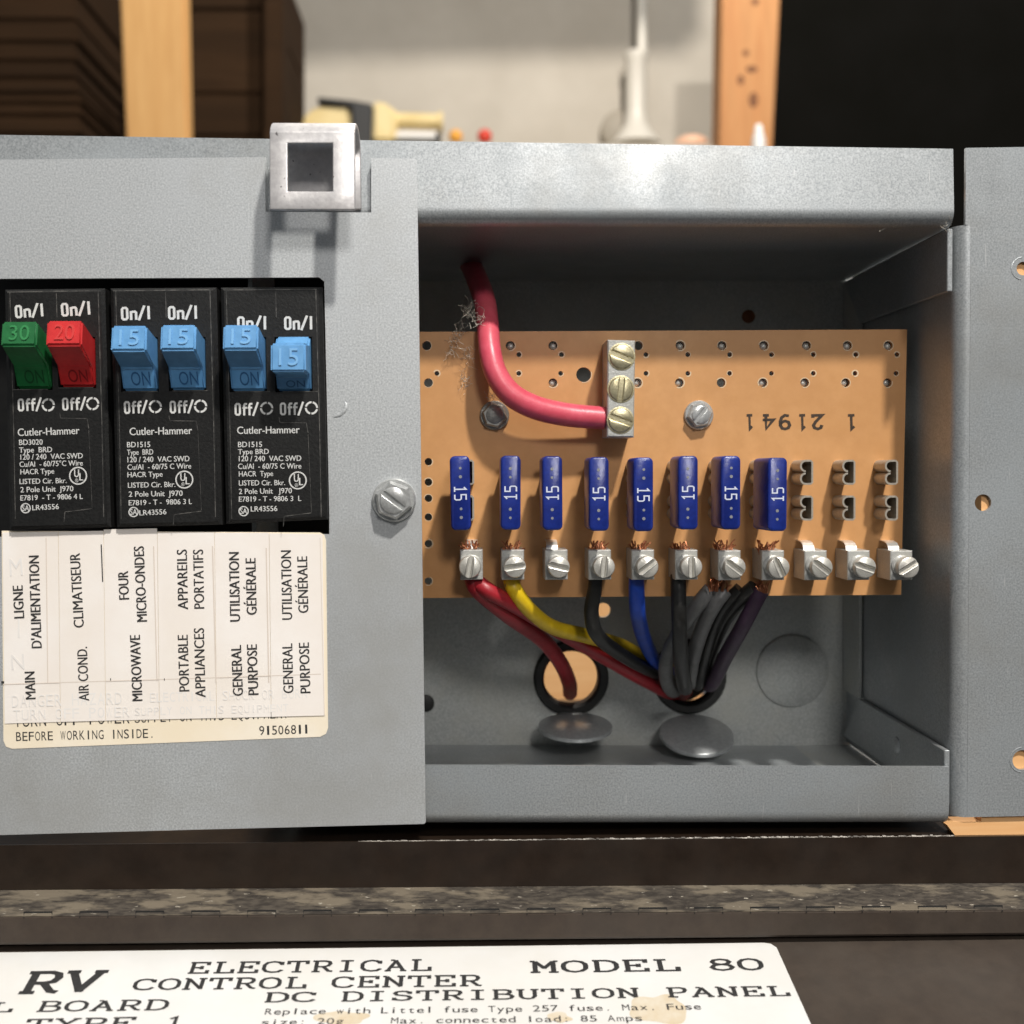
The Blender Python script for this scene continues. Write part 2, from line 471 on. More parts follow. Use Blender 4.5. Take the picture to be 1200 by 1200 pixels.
O8 = [(2, 0), (.9, .45), (.25, 1.6), (.15, 3), (.25, 4.4), (.9, 5.55), (2, 6), (3.1, 5.55), (3.75, 4.4), (3.85, 3), (3.75, 1.6), (3.1, .45)]
SLAB = {
 'A': [[(.4, 0), (2.1, 6)], [(1.9, 6), (3.6, 0)], [(1, 2), (3, 2)], [(-.2, 0), (1.1, 0)], [(2.9, 0), (4.2, 0)], [(.9, 6), (1.75, 6)]],
 'B': [[(.7, 0), (.7, 6)], [(0, 6), (2.6, 6), (3.4, 5.5), (3.5, 4.4), (3, 3.4), (2.5, 3.2), (.7, 3.2)], [(2.5, 3.2), (3.6, 2.7), (3.95, 1.6), (3.6, .5), (2.8, 0), (0, 0)]],
 'C': [[(3.75, 4.1), (3.75, 5.8)], [(3.7, 4.6), (3.1, 5.7), (2, 6), (.8, 5.5), (.2, 4.2), (.2, 1.8), (.8, .5), (2, 0), (3.2, .2), (3.95, 1.3)]],
 'D': [[(.7, 0), (.7, 6)], [(0, 6), (2.3, 6), (3.4, 5.3), (3.9, 4), (3.9, 2), (3.4, .7), (2.3, 0), (0, 0)]],
 'E': [[(.7, 0), (.7, 6)], [(0, 6), (3.7, 6), (3.7, 4.5)], [(.7, 3.1), (2.5, 3.1)], [(2.5, 4), (2.5, 2.2)], [(0, 0), (3.8, 0), (3.8, 1.6)]],
 'I': [[(2, 0), (2, 6)], [(.7, 6), (3.3, 6)], [(.7, 0), (3.3, 0)]],
 'L': [[(1.1, 0), (1.1, 6)], [(.2, 6), (2.2, 6)], [(.2, 0), (3.9, 0), (3.9, 2)]],
 'M': [[(.5, 0), (.5, 6)], [(.5, 6), (2.1, 2.0)], [(1.9, 2.0), (3.5, 6)], [(3.5, 6), (3.5, 0)], [(-.3, 6), (.5, 6)], [(3.5, 6), (4.3, 6)], [(-.3, 0), (1.3, 0)], [(2.7, 0), (4.3, 0)]],
 'N': [[(.6, 0), (.6, 6)], [(.55, 6), (3.45, 0)], [(3.4, 0), (3.4, 6)], [(-.2, 6), (.6, 6)], [(2.6, 6), (4.2, 6)], [(-.2, 0), (1.4, 0)]],
 'O': [O8 + [O8[0]]], '0': [O8 + [O8[0]]],
 'P': [[(.8, 0), (.8, 6)], [(0, 6), (2.6, 6), (3.5, 5.5), (3.7, 4.3), (3.3, 3.1), (2.4, 2.7), (.8, 2.7)], [(0, 0), (2, 0)]],
 'R': [[(.8, 0), (.8, 6)], [(0, 6), (2.6, 6), (3.4, 5.5), (3.6, 4.4), (3.2, 3.2), (2.3, 2.8), (.8, 2.8)], [(2.2, 2.8), (3.4, .3), (4.2, 0)], [(0, 0), (1.7, 0)]],
 'S': [[(3.5, 4.2), (3.5, 5.8)], [(3.4, 4.8), (2.9, 5.7), (2, 6), (.9, 5.6), (.5, 4.6), (.9, 3.6), (2, 3.2), (3.2, 2.7), (3.7, 1.6), (3.2, .4), (2, 0), (.9, .3), (.4, 1.2)], [(.4, .1), (.4, 1.8)]],
 'T': [[(2, 0), (2, 6)], [(.1, 4.4), (.1, 6), (3.9, 6), (3.9, 4.4)], [(1, 0), (3, 0)]],
 'U': [[(.6, 6), (.6, 1.6), (1.1, .4), (2, 0), (2.9, .4), (3.4, 1.6), (3.4, 6)], [(-.2, 6), (1.4, 6)], [(2.6, 6), (4.2, 6)]],
 'V': [[(.4, 6), (2.1, 0)], [(1.9, 0), (3.6, 6)], [(-.3, 6), (1.2, 6)], [(2.8, 6), (4.3, 6)]],
 'Y': [[(.4, 6), (2.1, 2.8)], [(1.9, 2.8), (3.6, 6)], [(2, 3), (2, 0)], [(-.3, 6), (1.1, 6)], [(2.9, 6), (4.3, 6)], [(1.2, 0), (2.8, 0)]],
 '8': [[(2, 3.2), (.9, 3.6), (.5, 4.6), (.9, 5.6), (2, 6), (3.1, 5.6), (3.5, 4.6), (3.1, 3.6), (2, 3.2)], [(2, 3.2), (.7, 2.7), (.2, 1.6), (.7, .5), (2, 0), (3.3, .5), (3.8, 1.6), (3.3, 2.7), (2, 3.2)]],
 '1': [[(2, 0), (2, 6), (.8, 4.9)], [(.6, 0), (3.4, 0)]],
 '2': [[(.6, 4.3), (1, 5.5), (2, 6), (3.2, 5.5), (3.5, 4.3), (2.8, 2.9), (.5, 0), (3.7, 0), (3.7, 1)]],
 '4': [[(2.7, 0), (2.7, 6), (.2, 2), (3.8, 2)], [(1.7, 0), (3.7, 0)]],
 '9': [[(.6, .3), (2, 0), (3.1, .9), (3.6, 2.6), (3.6, 4.4), (3, 5.7), (2, 6), (.9, 5.6), (.4, 4.4), (.8, 3), (1.9, 2.5), (3, 2.9), (3.6, 3.9)]],
}
WORDS = {
 'On/I': ([[(.5, 1), (.5, 5), (1, 5.6), (2, 5.6), (2.5, 5), (2.5, 1), (2, .4), (1, .4), (.5, 1)], [(4, 0), (4, 4)], [(4, 3.3), (4.6, 3.7), (5.6, 3.7), (6, 3.2), (6, 0)], [(7, -.3), (9.4, 6.3)], [(11, 0), (11, 6)]], 11.5),
 'Off/': ([[(.5, 1), (.5, 5), (1, 5.6), (2, 5.6), (2.5, 5), (2.5, 1), (2, .4), (1, .4), (.5, 1)], [(4.5, 0), (4.5, 4.9), (4.9, 5.55), (5.9, 5.55)], [(3.7, 3.7), (5.8, 3.7)], [(7, 0), (7, 4.9), (7.4, 5.55), (8.4, 5.55)], [(6.2, 3.7), (8.3, 3.7)], [(8.6, -.3), (11, 6.3)]], 11.2)}
def put_word(bm, word, mapper):
    lines, total = WORDS[word]
    put_stroke(bm, "w", lambda u, v, l=0.0: mapper(u * 4 / total, v, l), 1.0 if word[1] == 'n' else .95, {'w': lines})
SQUARE = {'1': [[(.7, 4.9), (2, 6), (2, 0)], [(.5, 0), (3.5, 0)]], '5': [[(3.6, 6), (.5, 6), (.5, 3.4), (3, 3.4), (3.6, 2.7), (3.6, .7), (3, 0), (.4, 0)]]}

def put_stroke(bm, s, mapper, w=0.8, font=SLAB, pitch=5.0):
    total = pitch * (len(s) - 1) + 4.0
    k = 0
    for i, c in enumerate(s):
        for line in font.get(c, []):
            pts = [Vector(p) for p in line]
            closed = (pts[0] - pts[-1]).length < 1e-6
            if closed: pts = pts[:-1]
            n = len(pts)
            left, right = [], []
            for j in range(n):
                a = pts[j - 1] if (j > 0 or closed) else None
                b = pts[(j + 1) % n] if (j < n - 1 or closed) else None
                e1 = (pts[j] - a).normalized() if a is not None else None
                e2 = (b - pts[j]).normalized() if b is not None else None
                if e1 is None: e1 = e2
                if e2 is None: e2 = e1
                n1, n2 = Vector((-e1.y, e1.x)), Vector((-e2.y, e2.x))
                q = n1 + n2
                kk = max(q.length_squared, 0.7)
                off = q * (w / kk)
                left.append(pts[j] + off); right.append(pts[j] - off)
            lift = 0.000004 * (k % 7)
            k += 1
            A = [bm.verts.new(mapper((i * pitch + p.x) / total, p.y / 6, lift)) for p in left]
            B = [bm.verts.new(mapper((i * pitch + p.x) / total, p.y / 6, lift)) for p in right]
            for j in range(n if closed else n - 1):
                j2 = (j + 1) % n
                bm.faces.new((A[j], B[j], B[j2], A[j2]))

def ring_px(bm, cx, cy, r, w, Y, n=28, gaps=0):
    for k in range(n):
        if gaps and (k % (n // gaps)) == 0: continue
        a, b = 2 * math.pi * k / n, 2 * math.pi * (k + 1) / n
        q = [P(cx + rr * math.cos(t), cy + rr * math.sin(t), Y) for rr, t in ((r - w / 2, a), (r + w / 2, a), (r + w / 2, b), (r - w / 2, b))]
        bm.faces.new([bm.verts.new(v) for v in q])

def line_px(bm, pts, w, Y):
    for (x0, y0), (x1, y1) in zip(pts, pts[1:]):
        l = math.hypot(x1 - x0, y1 - y0)
        nx, ny = -(y1 - y0) / l * w / 2, (x1 - x0) / l * w / 2
        q = [P(x0 + nx, y0 + ny, Y), P(x1 + nx, y1 + ny, Y), P(x1 - nx, y1 - ny, Y), P(x0 - nx, y0 - ny, Y)]
        bm.faces.new([bm.verts.new(v) for v in q])

def flat(name, bm, mat, parent):
    """lettering: face the viewer"""
    for f in bm.faces:
        f.normal_update()
        if f.normal.y > 0: f.normal_flip()
    return build(name, bm, mat, parent, fix=False)

# ------------------------------------------------------------------ screws
def slotted_head(bm, r, y_base, y_top, slot_w, slot_d, ang, cx=0, cz=0, cham=0.12, n=28):
    ca, sa = math.cos(ang), math.sin(ang)
    rot = lambda p: (cx + p[0] * ca - p[1] * sa, cz + p[0] * sa + p[1] * ca)
    loft(bm, [rot(p) for p in circle(r, n)], [(y_base, 0), (y_top + slot_d, 0)])
    hw = slot_w / 2
    a0 = math.asin(hw / r)
    for sgn in (1, -1):
        pts = []
        for i in range(15):
            t = a0 + (math.pi - 2 * a0) * i / 14
            pts.append((r * math.cos(t), sgn * r * math.sin(t)))
        if sgn < 0: pts = pts[::-1]
        pts = [rot(p) for p in pts]
        loft(bm, pts, [(y_top + slot_d, 0), (y_top + cham * r, 0), (y_top + cham * r * .35, cham * r * .35), (y_top, cham * r)])

def hex_screw(name, px, py, Y, mat, parent, r, ang, washer=1.28, slot=True, hole=True):
    c = P(px, py, Y)
    bm = bmesh.new()
    loft(bm, circle(r * washer, 32, c.x, c.z), [(Y, 0), (Y - r * .20, 0), (Y - r * .30, r * .08)])
    hx = circle(r * 1.08, 6, c.x, c.z, ang + .3)
    loft(bm, hx, [(Y - r * .26, 0), (Y - r * .72, 0), (Y - r * .86, r * .13)])
    if slot:
        slotted_head(bm, r * .74, Y - r * .84, Y - r * .96, r * .24, r * .20, ang, c.x, c.z, .08)
    else:
        loft(bm, circle(r * .70, 24, c.x, c.z), [(Y - r * .8, 0), (Y - r * .93, 0), (Y - r * .96, r * .06)])
    return build(name, bm, mat, parent, smooth=True)

# ================================================================== THE STEEL BOX
YB = 0.074          # inner back wall
Z_TOP, Z_FLOOR = PZ(262, 0.0), PZ(961, 0.0)
X_WALL = 0.1150
box = empty("electrical_box", (0, 0.04, Z_FLOOR), "grey galvanized steel box, open on the right, holding the tan board", "electrical box")

def arc(cy, cz, r, a0, a1, n=6):
    return [(cy + r * math.cos(math.radians(a0 + (a1 - a0) * i / n)), cz + r * math.sin(math.radians(a0 + (a1 - a0) * i / n))) for i in range(n + 1)]

def top_profile(px, py_top, py_low, py_shelf):
    zt, zl, zs = PZ(py_top, 0.002, px), PZ(py_low, 0.0, px), PZ(py_shelf, 0.0, px)
    r = zl - zs
    k = 0.0007
    pts = [(k, zt)] + [(k * t, zl + (zt - zl) * t) for t in (.98, .8, .6, .4, .2, .04)]
    pts += arc(r, zl, r, 180, 270, 8)
    pts += [(YB * .5, zs), (YB + .001, zs)]
    return pts
xa, xb = PX(-120, 0), PX(1115, 0)
A = [Vector((xa, y, z)) for y, z in top_profile(-120, 159, 245, 260)]
Bp = [Vector((xb, y, z)) for y, z in top_profile(1115, 177, 247, 262)]
loft_sections("top_flange", [[a.lerp(b, t) for a, b in zip(A, Bp)] for t in [i / 12 for i in range(13)]], M['galv'], box)

def low_profile(px, py_lip, py_low, py_floor):
    zt, zl, zs = PZ(py_lip, 0.0, px), PZ(py_low, 0.0, px), PZ(py_floor, 0.0, px)
    r = zl - zs
    return [(0, zt), (0, zl + (zt - zl) * .5), (0, zl)] + arc(r, zl, r, 180, 90, 6)[1:0:-1] * 0 + \
           [(r - r * math.cos(math.radians(a)), zl - r * math.sin(math.radians(a))) for a in (15, 30, 45, 60, 75, 90)] + [(YB * .5, zs), (YB + .001, zs)]
A = [Vector((PX(330, 0), y, z)) for y, z in low_profile(330, 896, 950, 966)]
Bp = [Vector((PX(1113, 0), y, z)) for y, z in low_profile(1113, 898, 950, 965)]
loft_sections("bottom_lip", [A, [a.lerp(b, .5) for a, b in zip(A, Bp)], Bp], M['galv'], box)

# back wall with its punched holes
def hole_px(px, py, r, Y, n=32):
    c = P(px, py, Y)
    return circle(r, n, c.x, c.z)
KO = 0.0110
x_l, x_r = PX(300, YB), X_WALL - 0.0012
outline = [(x_l, Z_FLOOR - .003), (X_WALL + .001, Z_FLOOR - .003), (X_WALL + .001, Z_TOP + .003), (x_l, Z_TOP + .003)]
holes = [hole_px(669, 794, KO, YB), hole_px(807, 792, KO, YB), hole_px(707, 715, .0022, YB, 16)]
link_mesh("back_wall", plate_mesh("back_wall", [outline] + holes, YB, 0.0012), M['galv_in'], box)
for px, py in ((669, 794), (807, 792)):
    c = P(px, py, YB)
    bm = bmesh.new()
    ro, ri = KO * 1.03, KO * .75
    prof = [(ro, -.0012), (ro - .0006, -.0020), (ri + .0007, -.0020), (ri, -.0012), (ri, .0030), (ro - .0006, .0030), (ro, .0018)]
    rings = [[bm.verts.new((c.x + rr * math.cos(t * math.pi / 20), YB + yy, c.z + rr * math.sin(t * math.pi / 20))) for rr, yy in prof] for t in range(40)]
    for k in range(40):
        a, b = rings[k], rings[(k + 1) % 40]
        for i in range(len(prof)):
            j = (i + 1) % len(prof)
            bm.faces.new((a[i], a[j], b[j], b[i]))
    build("grommet", bm, M['rubber'], box, smooth=True)
    if px > 700:
        bm = bmesh.new()
        loft(bm, circle(KO * .98, 30, c.x, c.z), [(YB + .016, 0), (YB + .014, 0)])
        build("dark_hole_backing", bm, M['rubber'], box)  # black disc added to keep the inside of this hole dark
bm = bmesh.new()
add_box(bm, PX(-100, .034), PX(384, .034), .034, .036, PZ(640, .034), PZ(300, .034))
build("breaker_bay", bm, M['rubber'], box)
# knock-out that was never punched: a ring groove and its disc
c = P(928, 786, YB)
bm = bmesh.new()
loft(bm, circle(KO, 40, c.x, c.z), [(YB, 0), (YB - .0007, 0), (YB - .0010, .0004)])
build("knockout_disc", bm, M['galv_in'], box, smooth=True)
# two knock-outs bent forward and left hanging under their holes
for px, tilt, mt in ((670, 82, 'steel_edge'), (808, 71, 'steel_edge')):
    h = P(px, 836 if px < 700 else 838, YB - .001)
    bm = bmesh.new()
    loft(bm, circle(KO * .98, 40, 0, -KO), [(0.0007, 0), (-.0003, 0), (-.0006, .0004)])
    bmesh.ops.rotate(bm, verts=bm.verts[:], matrix=Matrix.Rotation(math.radians(-tilt), 3, 'X'), cent=(0, 0, 0))
    bmesh.ops.translate(bm, verts=bm.verts[:], vec=h)
    build("bent_knockout", bm, M[mt], box, smooth=True)
for px, py, rr, mm in ((877, 371, .0020, 'knot'), (499, 824, .0026, 'rubber')):  # dark discs standing in for two dim holes in the back wall
    c = P(px, py, YB)
    bm = bmesh.new()
    loft(bm, circle(rr, 18, c.x, c.z), [(YB, 0), (YB - .0004, 0), (YB - .0006, .0003)])
    build("dim_hole_disc", bm, M[mm], box, smooth=True)
# right wall, rolled round into the mounting flange
r = 0.0030
prof = [(X_WALL, YB + .001), (X_WALL, 0.04), (X_WALL, r)] + [(X_WALL + r - r * math.cos(math.radians(a)), r - r * math.sin(math.radians(a))) for a in range(10, 91, 10)]
z0, z1 = PZ(957, 0, 1130), PZ(264, 0, 1130)
loft_sections("right_wall", [[Vector((x, y, z)) for x, y in prof] for z in (z0, (z0 + z1) / 2, z1)], M['galv'], box)
zf = lambda py: PZ(py, 0, 1150)
fl = [(PX(1131, 0, 174), zf(174)), (0.150, zf(171)), (0.150, z0), (X_WALL + r, z0), (X_WALL + r, z1), (PX(1131, 0, 174), z1)]
fl = fl[::-1]
fh = [hole_px(1151, 589, .0020, 0, 20), hole_px(1197, 890, .0024, 0, 24), hole_px(1198, 315, .0016, 0, 20)]
link_mesh("mounting_flange", plate_mesh("mounting_flange", [fl] + fh, -.00045, .0009), M['galv'], box)
# raised burrs round the flange holes
for px, py, rr in ((1197, 890, .0030), (1197, 315, .0026)):
    cc = P(px, py, 0)
    bm = bmesh.new()
    tube(bm, [Vector((cc.x + rr * math.cos(t), -.00035, cc.z + rr * math.sin(t))) for t in [math.radians(a) for a in range(95, 271, 12)]], .00022, 8)
    build("hole_burr", bm, M['galv'], box, smooth=True)
# folded corner tabs on the inside of the right wall
def tab(name, pts, x=X_WALL - .0021, t=0.0013, mat='galv'):
    bm = bmesh.new()
    poly_prism(bm, [(x, y, z) for y, z in pts], (t, 0, 0))
    return build(name, bm, M[mat], box, bevel=.0002, seg=1)
tab("corner_tab", [(0.0006, Z_TOP - .001), (0.0006, PZ(341, 0, 1120)), (0.059, PZ(341, 0, 1120) + .0005), (0.0725, Z_TOP - .001)])
tab("corner_tab", [(0.0006, Z_FLOOR + .001), (0.0006, PZ(880, 0, 1112)), (0.059, PZ(878, 0, 1112)), (0.0725, Z_FLOOR + .001)])
bm = bmesh.new()
add_box(bm, X_WALL - .0017, X_WALL - .0008, .060, YB - .0003, PZ(818, .06, 1013), Z_TOP - .001)
build("rear_return", bm, M['galv_in'], box)
bm = bmesh.new()
cc = Vector((X_WALL - .0021, .030, PZ(874, .03, 1040)))
bmesh.ops.create_uvsphere(bm, u_segments=16, v_segments=10, radius=.0024, matrix=Matrix.Translation(cc) @ Matrix.Diagonal((.35, 1, 1, 1)))
build("spot_weld", bm, M['galv'], box, smooth=True)
bm = bmesh.new()
add_box(bm, PX(520, 0), X_WALL + .001, .030, YB + .001, Z_FLOOR - .0035, Z_FLOOR - .0022)
build("floor", bm, M['galv_in'], box)
bm = bmesh.new()
add_box(bm, PX(296, 0) - .001, PX(296, 0), 0.004, YB + .001, Z_FLOOR, Z_TOP)
build("left_wall", bm, M['galv_in'], box)

# ================================================================== COVER PLATE with label
YC = -0.0026
cover = empty("cover_plate", P(250, 965, YC), "flat grey galvanized cover plate framing the three black breakers", "cover plate")
outer = [(-90, 188), (311, 184), (311, 248), (435, 249), (435, 185), (487, 186), (488.5, 187.5), (499, 963.5), (497, 965.5), (240, 972), (-90, 981)]
cut = [(-80, 327), (374, 325), (380, 330), (386, 606), (386, 626), (-80, 630)]
plate_px("steel_sheet", [outer, cut], YC, .0013, M['galv_cover'], cover)
hex_screw("hex_screw", 462, 586, YC, M['zinc'], cover, .0041, math.radians(-38), washer=1.22)
# stamped ridge beside the breakers
c = P(392, 475, YC)
bm = bmesh.new()
tube(bm, [Vector((c.x + .0034 * math.cos(t) - .0008, c.y + .0006, c.z + .0026 * math.sin(t))) for t in [math.radians(q) for q in range(-100, 75, 12)]], .00085, 10,
     lambda q: .35 + .65 * math.sin(math.pi * min(1, q * 1.15 + .05)) ** .6 if 0 < q < .95 else .2)
build("stamped_ridge", bm, M['galv_cover'], cover, smooth=True)

YL = YC - .00012
lab = [(2, 622), (375, 624), (380, 627), (382, 633), (384.5, 853), (382, 860), (375, 863.5), (14, 877.5), (7, 875), (4, 868)]
label = plate_px("label", [lab], YL, .0001, M['label'], cover)
tag(label, "cream bilingual circuit label below the breakers")
bm = bmesh.new()
YS = YL - .00016
strips = [(3, 68, 624, 623, 848, 846), (68.6, 121, 623, 622, 846, 844.5), (121.6, 184, 620.5, 619, 844.5, 843), (184.6, 251, 624, 624, 843, 841.5),
          (251.6, 315, 624.5, 624.5, 841.5, 840), (315.6, 378, 625, 626, 840, 838.5)]
for k, (a, b, t0, t1, b0, b1) in enumerate(strips):
    m = bmesh.new()
    y = YS - (k % 2) * .00005
    off = 2.5
    poly_prism(m, [P(a, t0, y), P(a + off, b0, y), P(b + off, b1, y), P(b, t1, y)], (0, .00007, 0))
    build("label_strip", m, M['strip'], label)
YT = YS - .000075
# show-through of the covered print, folds and cut marks
bm = bmesh.new()
put_mono(bm, "DANGER HAZARD", px_mapper(14, 829, 143, 825, 14, YT))
put_mono(bm, "ELECTRICAL SHOCK OR BURN", px_mapper(176, 823, 360, 818, 11, YT))
put_mono(bm, "TURN OFF POWER", px_mapper(16, 844, 152, 840, 12, YT))
put_mono(bm, "SUPPLY ON THIS EQUIPMENT", px_mapper(158, 838.5, 338, 834, 9, YT))
put_mono(bm, "M", px_mapper(12, 675, 27, 674, 20, YT), bold=.02)
put_mono(bm, "I", px_mapper(18, 747, 26, 747, 22, YT), bold=.02)
put_mono(bm, "N", px_mapper(14, 785, 29, 784, 18, YT), bold=.02)
flat("faint_lettering", bm, M['grey_ink'], label)
bm = bmesh.new()
for pts, w in (([(54, 630), (56, 800)], 1.2), ([(180, 640), (184, 798)], 1.3), ([(249, 640), (253, 800)], 1.6), ([(312, 642), (315, 800)], 1.5), ([(4, 802), (200, 796), (376, 790)], 1.1), ([(375, 630), (380, 838)], .8)):
    line_px(bm, pts, w, YT + .00001)
flat("crease", bm, M['crease'], label)
bm = bmesh.new()
line_px(bm, [(118.6, 638), (120.3, 682)], 1.4, YT); line_px(bm, [(1.5, 799.5), (4.8, 799.5)], 2.4, YT)
for x in (129.5, 192.5):
    line_px(bm, [(x, 795), (x + .2, 797.5)], 1, YT)
V_TEXT = [("LIGNE", 28.5, 724, 26.5, 686), ("D'ALIMENTATION", 49, 759, 45.5, 651), ("MAIN", 42, 819, 40.5, 787), ("CLIMATISEUR", 98.5, 735, 93.5, 648),
          ("AIR COND.", 104.5, 821, 102, 758), ("FOUR", 151.5, 702, 150, 669), ("MICRO-ONDES", 172.5, 728, 168.5, 640), ("MICROWAVE", 167, 821, 164, 744),
          ("APPAREILS", 220.5, 714, 219, 644), ("PORTATIFS", 239.5, 713, 238, 644), ("PORTABLE", 222, 810, 220, 744), ("APPLIANCES", 241, 817, 239, 736),
          ("UTILISATION", 281.5, 728, 280, 647), ("GÉNÉRALE", 301, 720, 299.5, 654), ("GENERAL", 285, 815, 282.5, 756), ("PURPOSE", 303, 814, 301, 755),
          ("UTILISATION", 342.5, 726, 341, 645), ("GÉNÉRALE", 361.5, 718, 360, 652), ("GENERAL", 344, 812, 342.5, 754), ("PURPOSE", 364, 812, 362, 753)]
for s, x0, y0, x1, y1 in V_TEXT:
    put_font(bm, s, px_mapper(x0, y0, x1, y1, 11.8, YT - .00002), .028)
put_mono(bm, "BEFORE WORKING INSIDE.", px_mapper(19, 868.5, 181, 864.5, 10.5, YL - .00004), .004)
put_mono(bm, "91506811", px_mapper(304, 861.5, 362, 859.5, 10.5, YL - .00004), .004)
put_mono(bm, "TURN OFF POWER", px_mapper(17, 852, 152, 847.5, 13, YL - .00004), .004)
put_mono(bm, "SUPPLY ON THIS EQUIPMENT", px_mapper(158, 847, 338, 841.5, 10, YL - .00004), .004)
flat("lettering", bm, M['black_ink'], label)

# ================================================================== HASP
hasp = empty("latch_hasp", P(366, 250, -.007), "pale zinc hasp with a square hole, hooked over the box's top edge", "hasp")
YH = -0.0150
def hasp_profile():
    zb, z2, z3, z4, zt = PZ(247, YH, 366), PZ(225, YH, 366), PZ(169, YH + .001, 366), PZ(163, YH + .0015, 366), PZ(149, -.008, 366)
    pts = [(YH - .0003, zb), (YH, z2), (YH + .0009, z3), (YH + .0012, z4)]
    ym, rr = (YH + .0013 - .0006) / 2 - .0004, 0.0063
    for a in range(165, -1, -15):
        pts.append((ym + (abs(YH + .0013 + .0006) / 2) * math.cos(math.radians(a)), z4 + (zt - z4) * math.sin(math.radians(a))))
    pts += [(-.0012, PZ(190, -.001, 366)), (-.0012, PZ(246, -.001, 366))]
    return pts
hp = hasp_profile()
xs = [PX(316, YH, 200), PX(337, YH, 200), PX(390, YH, 200), PX(416, YH, 200)]
bm = bmesh.new()
rows = [[bm.verts.new((x, y, z)) for x in xs] for y, z in hp]
for i in range(len(rows) - 1):
    for j in range(3):
        if i == 1 and j == 1: continue
        bm.faces.new((rows[i][j], rows[i][j + 1], rows[i + 1][j + 1], rows[i + 1][j]))
o = build("strap", bm, M['hasp'], hasp, smooth=True, fix=True)
md = o.modifiers.new("thickness", 'SOLIDIFY'); md.thickness = .0011; md.offset = 0
mb = o.modifiers.new("bevel", 'BEVEL'); mb.width = .00025; mb.segments = 2; mb.limit_method = 'ANGLE'

# ================================================================== BREAKERS
def outline_px(pts, Y): return [(P(a, b, Y).x, P(a, b, Y).z) for a, b in pts]
YF = -0.0046
BRK = [
 dict(q=[(4.5, 339), (122, 337.5), (129, 618), (10, 621)], mid=66,
      label="leftmost black two-pole breaker with one green and one red toggle",
      big=[("On/I", 18, 373, 51, 370.5, 15), ("On/I", 72, 371, 106, 368.5, 15.5)], off=[("Off/", 21, 482, 49, 481, 14.5, 56.5, 474.5), ("Off/", 73, 481, 101, 480, 14.5, 108.5, 473)],
      small=[("Cutler-Hammer", 21, 511, 93, 508.5, 8.6), ("BD3020", 22.5, 521.5, 50, 521, 6.2), ("Type  BRD", 22.5, 530.5, 61, 529.8, 6.2), ("120 / 240  VAC SWD", 24, 538.8, 97, 537, 6.2),
             ("Cu/Al  - 60/75°C Wire", 23, 547.3, 97, 545.5, 6.2), ("HACR Type", 24, 556, 63.5, 555, 6), ("LISTED Cir. Bkr.", 23, 567.3, 78, 566, 6), ("2 Pole Unit  J970", 24, 577, 86, 575.5, 6.2),
             ("E7819  - T - 9806 4 L", 24, 586.6, 97, 584.6, 6), ("LR43556", 38, 598, 69, 596.5, 6)], ul=(91.5, 557.5), sa=(30, 595.5)),
 dict(q=[(128.5, 337.5), (253, 336.5), (260, 615), (136, 618)], mid=194,
      label="middle black two-pole breaker with both pale blue toggles up",
      big=[("On/I", 142, 375.5, 176, 374, 15.5), ("On/I", 197, 374.5, 231, 373.5, 15.5)], off=[("Off/", 145.5, 485, 173, 484, 14.5, 182, 476.5), ("Off/", 199, 484.5, 227, 483.5, 14.5, 235, 476)],
      small=[("Cutler-Hammer", 152, 510, 225, 508.5, 8.6), ("BD1515", 149, 524.2, 176, 523.8, 6.2), ("Type  BRD", 149, 533.2, 179.5, 532.6, 6.2), ("120 / 240  VAC SWD", 149.5, 541.8, 222, 540.5, 6.2),
             ("Cu/Al  - 60/75 C Wire", 149.5, 550.6, 224, 549, 6.2), ("HACR Type", 149.5, 559.4, 190.5, 558.5, 6), ("LISTED Cir. Bkr.", 150, 571.6, 205.5, 570.5, 6), ("2 Pole Unit  J970", 151, 582.2, 214, 581, 6.2),
             ("E7819 - T -  9806 3 L", 151, 592.3, 225, 590.6, 6), ("LR43556", 163.5, 604, 195, 602.6, 6)], ul=(216, 562), sa=(156.5, 600)),
 dict(q=[(258, 336.5), (377, 336), (384, 609), (264.5, 614)], mid=323,
      label="rightmost black two-pole breaker with one blue toggle tripped lower",
      big=[("On/I", 278, 386.5, 312, 386, 15.5), ("On/I", 333, 386.5, 366, 386, 15.5)], off=[("Off/", 275, 487, 303, 486.5, 14.5, 312.5, 478.5), ("Off/", 328, 486.5, 356, 486, 14.5, 365, 478)],
      small=[("Cutler-Hammer", 278, 508.5, 351, 507.5, 8.4), ("BD1515", 279, 524, 307, 523.8, 6.2), ("Type BRD", 279, 532.4, 315, 532, 6), ("120 / 240  VAC SWD", 280, 540.6, 353, 540, 6.2),
             ("Cu/Al  - 60/75 C Wire", 279, 549.6, 353, 549, 6.2), ("HACR  Type", 280, 558.4, 320, 557.8, 6), ("LISTED Cir. Bkr.", 280, 569, 334, 568.5, 6), ("2 Pole Unit   J970", 280, 579, 342, 578, 6.2),
             ("E7819 - T - 9806 3  L", 280, 588, 353, 587, 6), ("LR43556", 294, 599.4, 325, 598.8, 6)], ul=(349, 563), sa=(285.5, 599)),
]
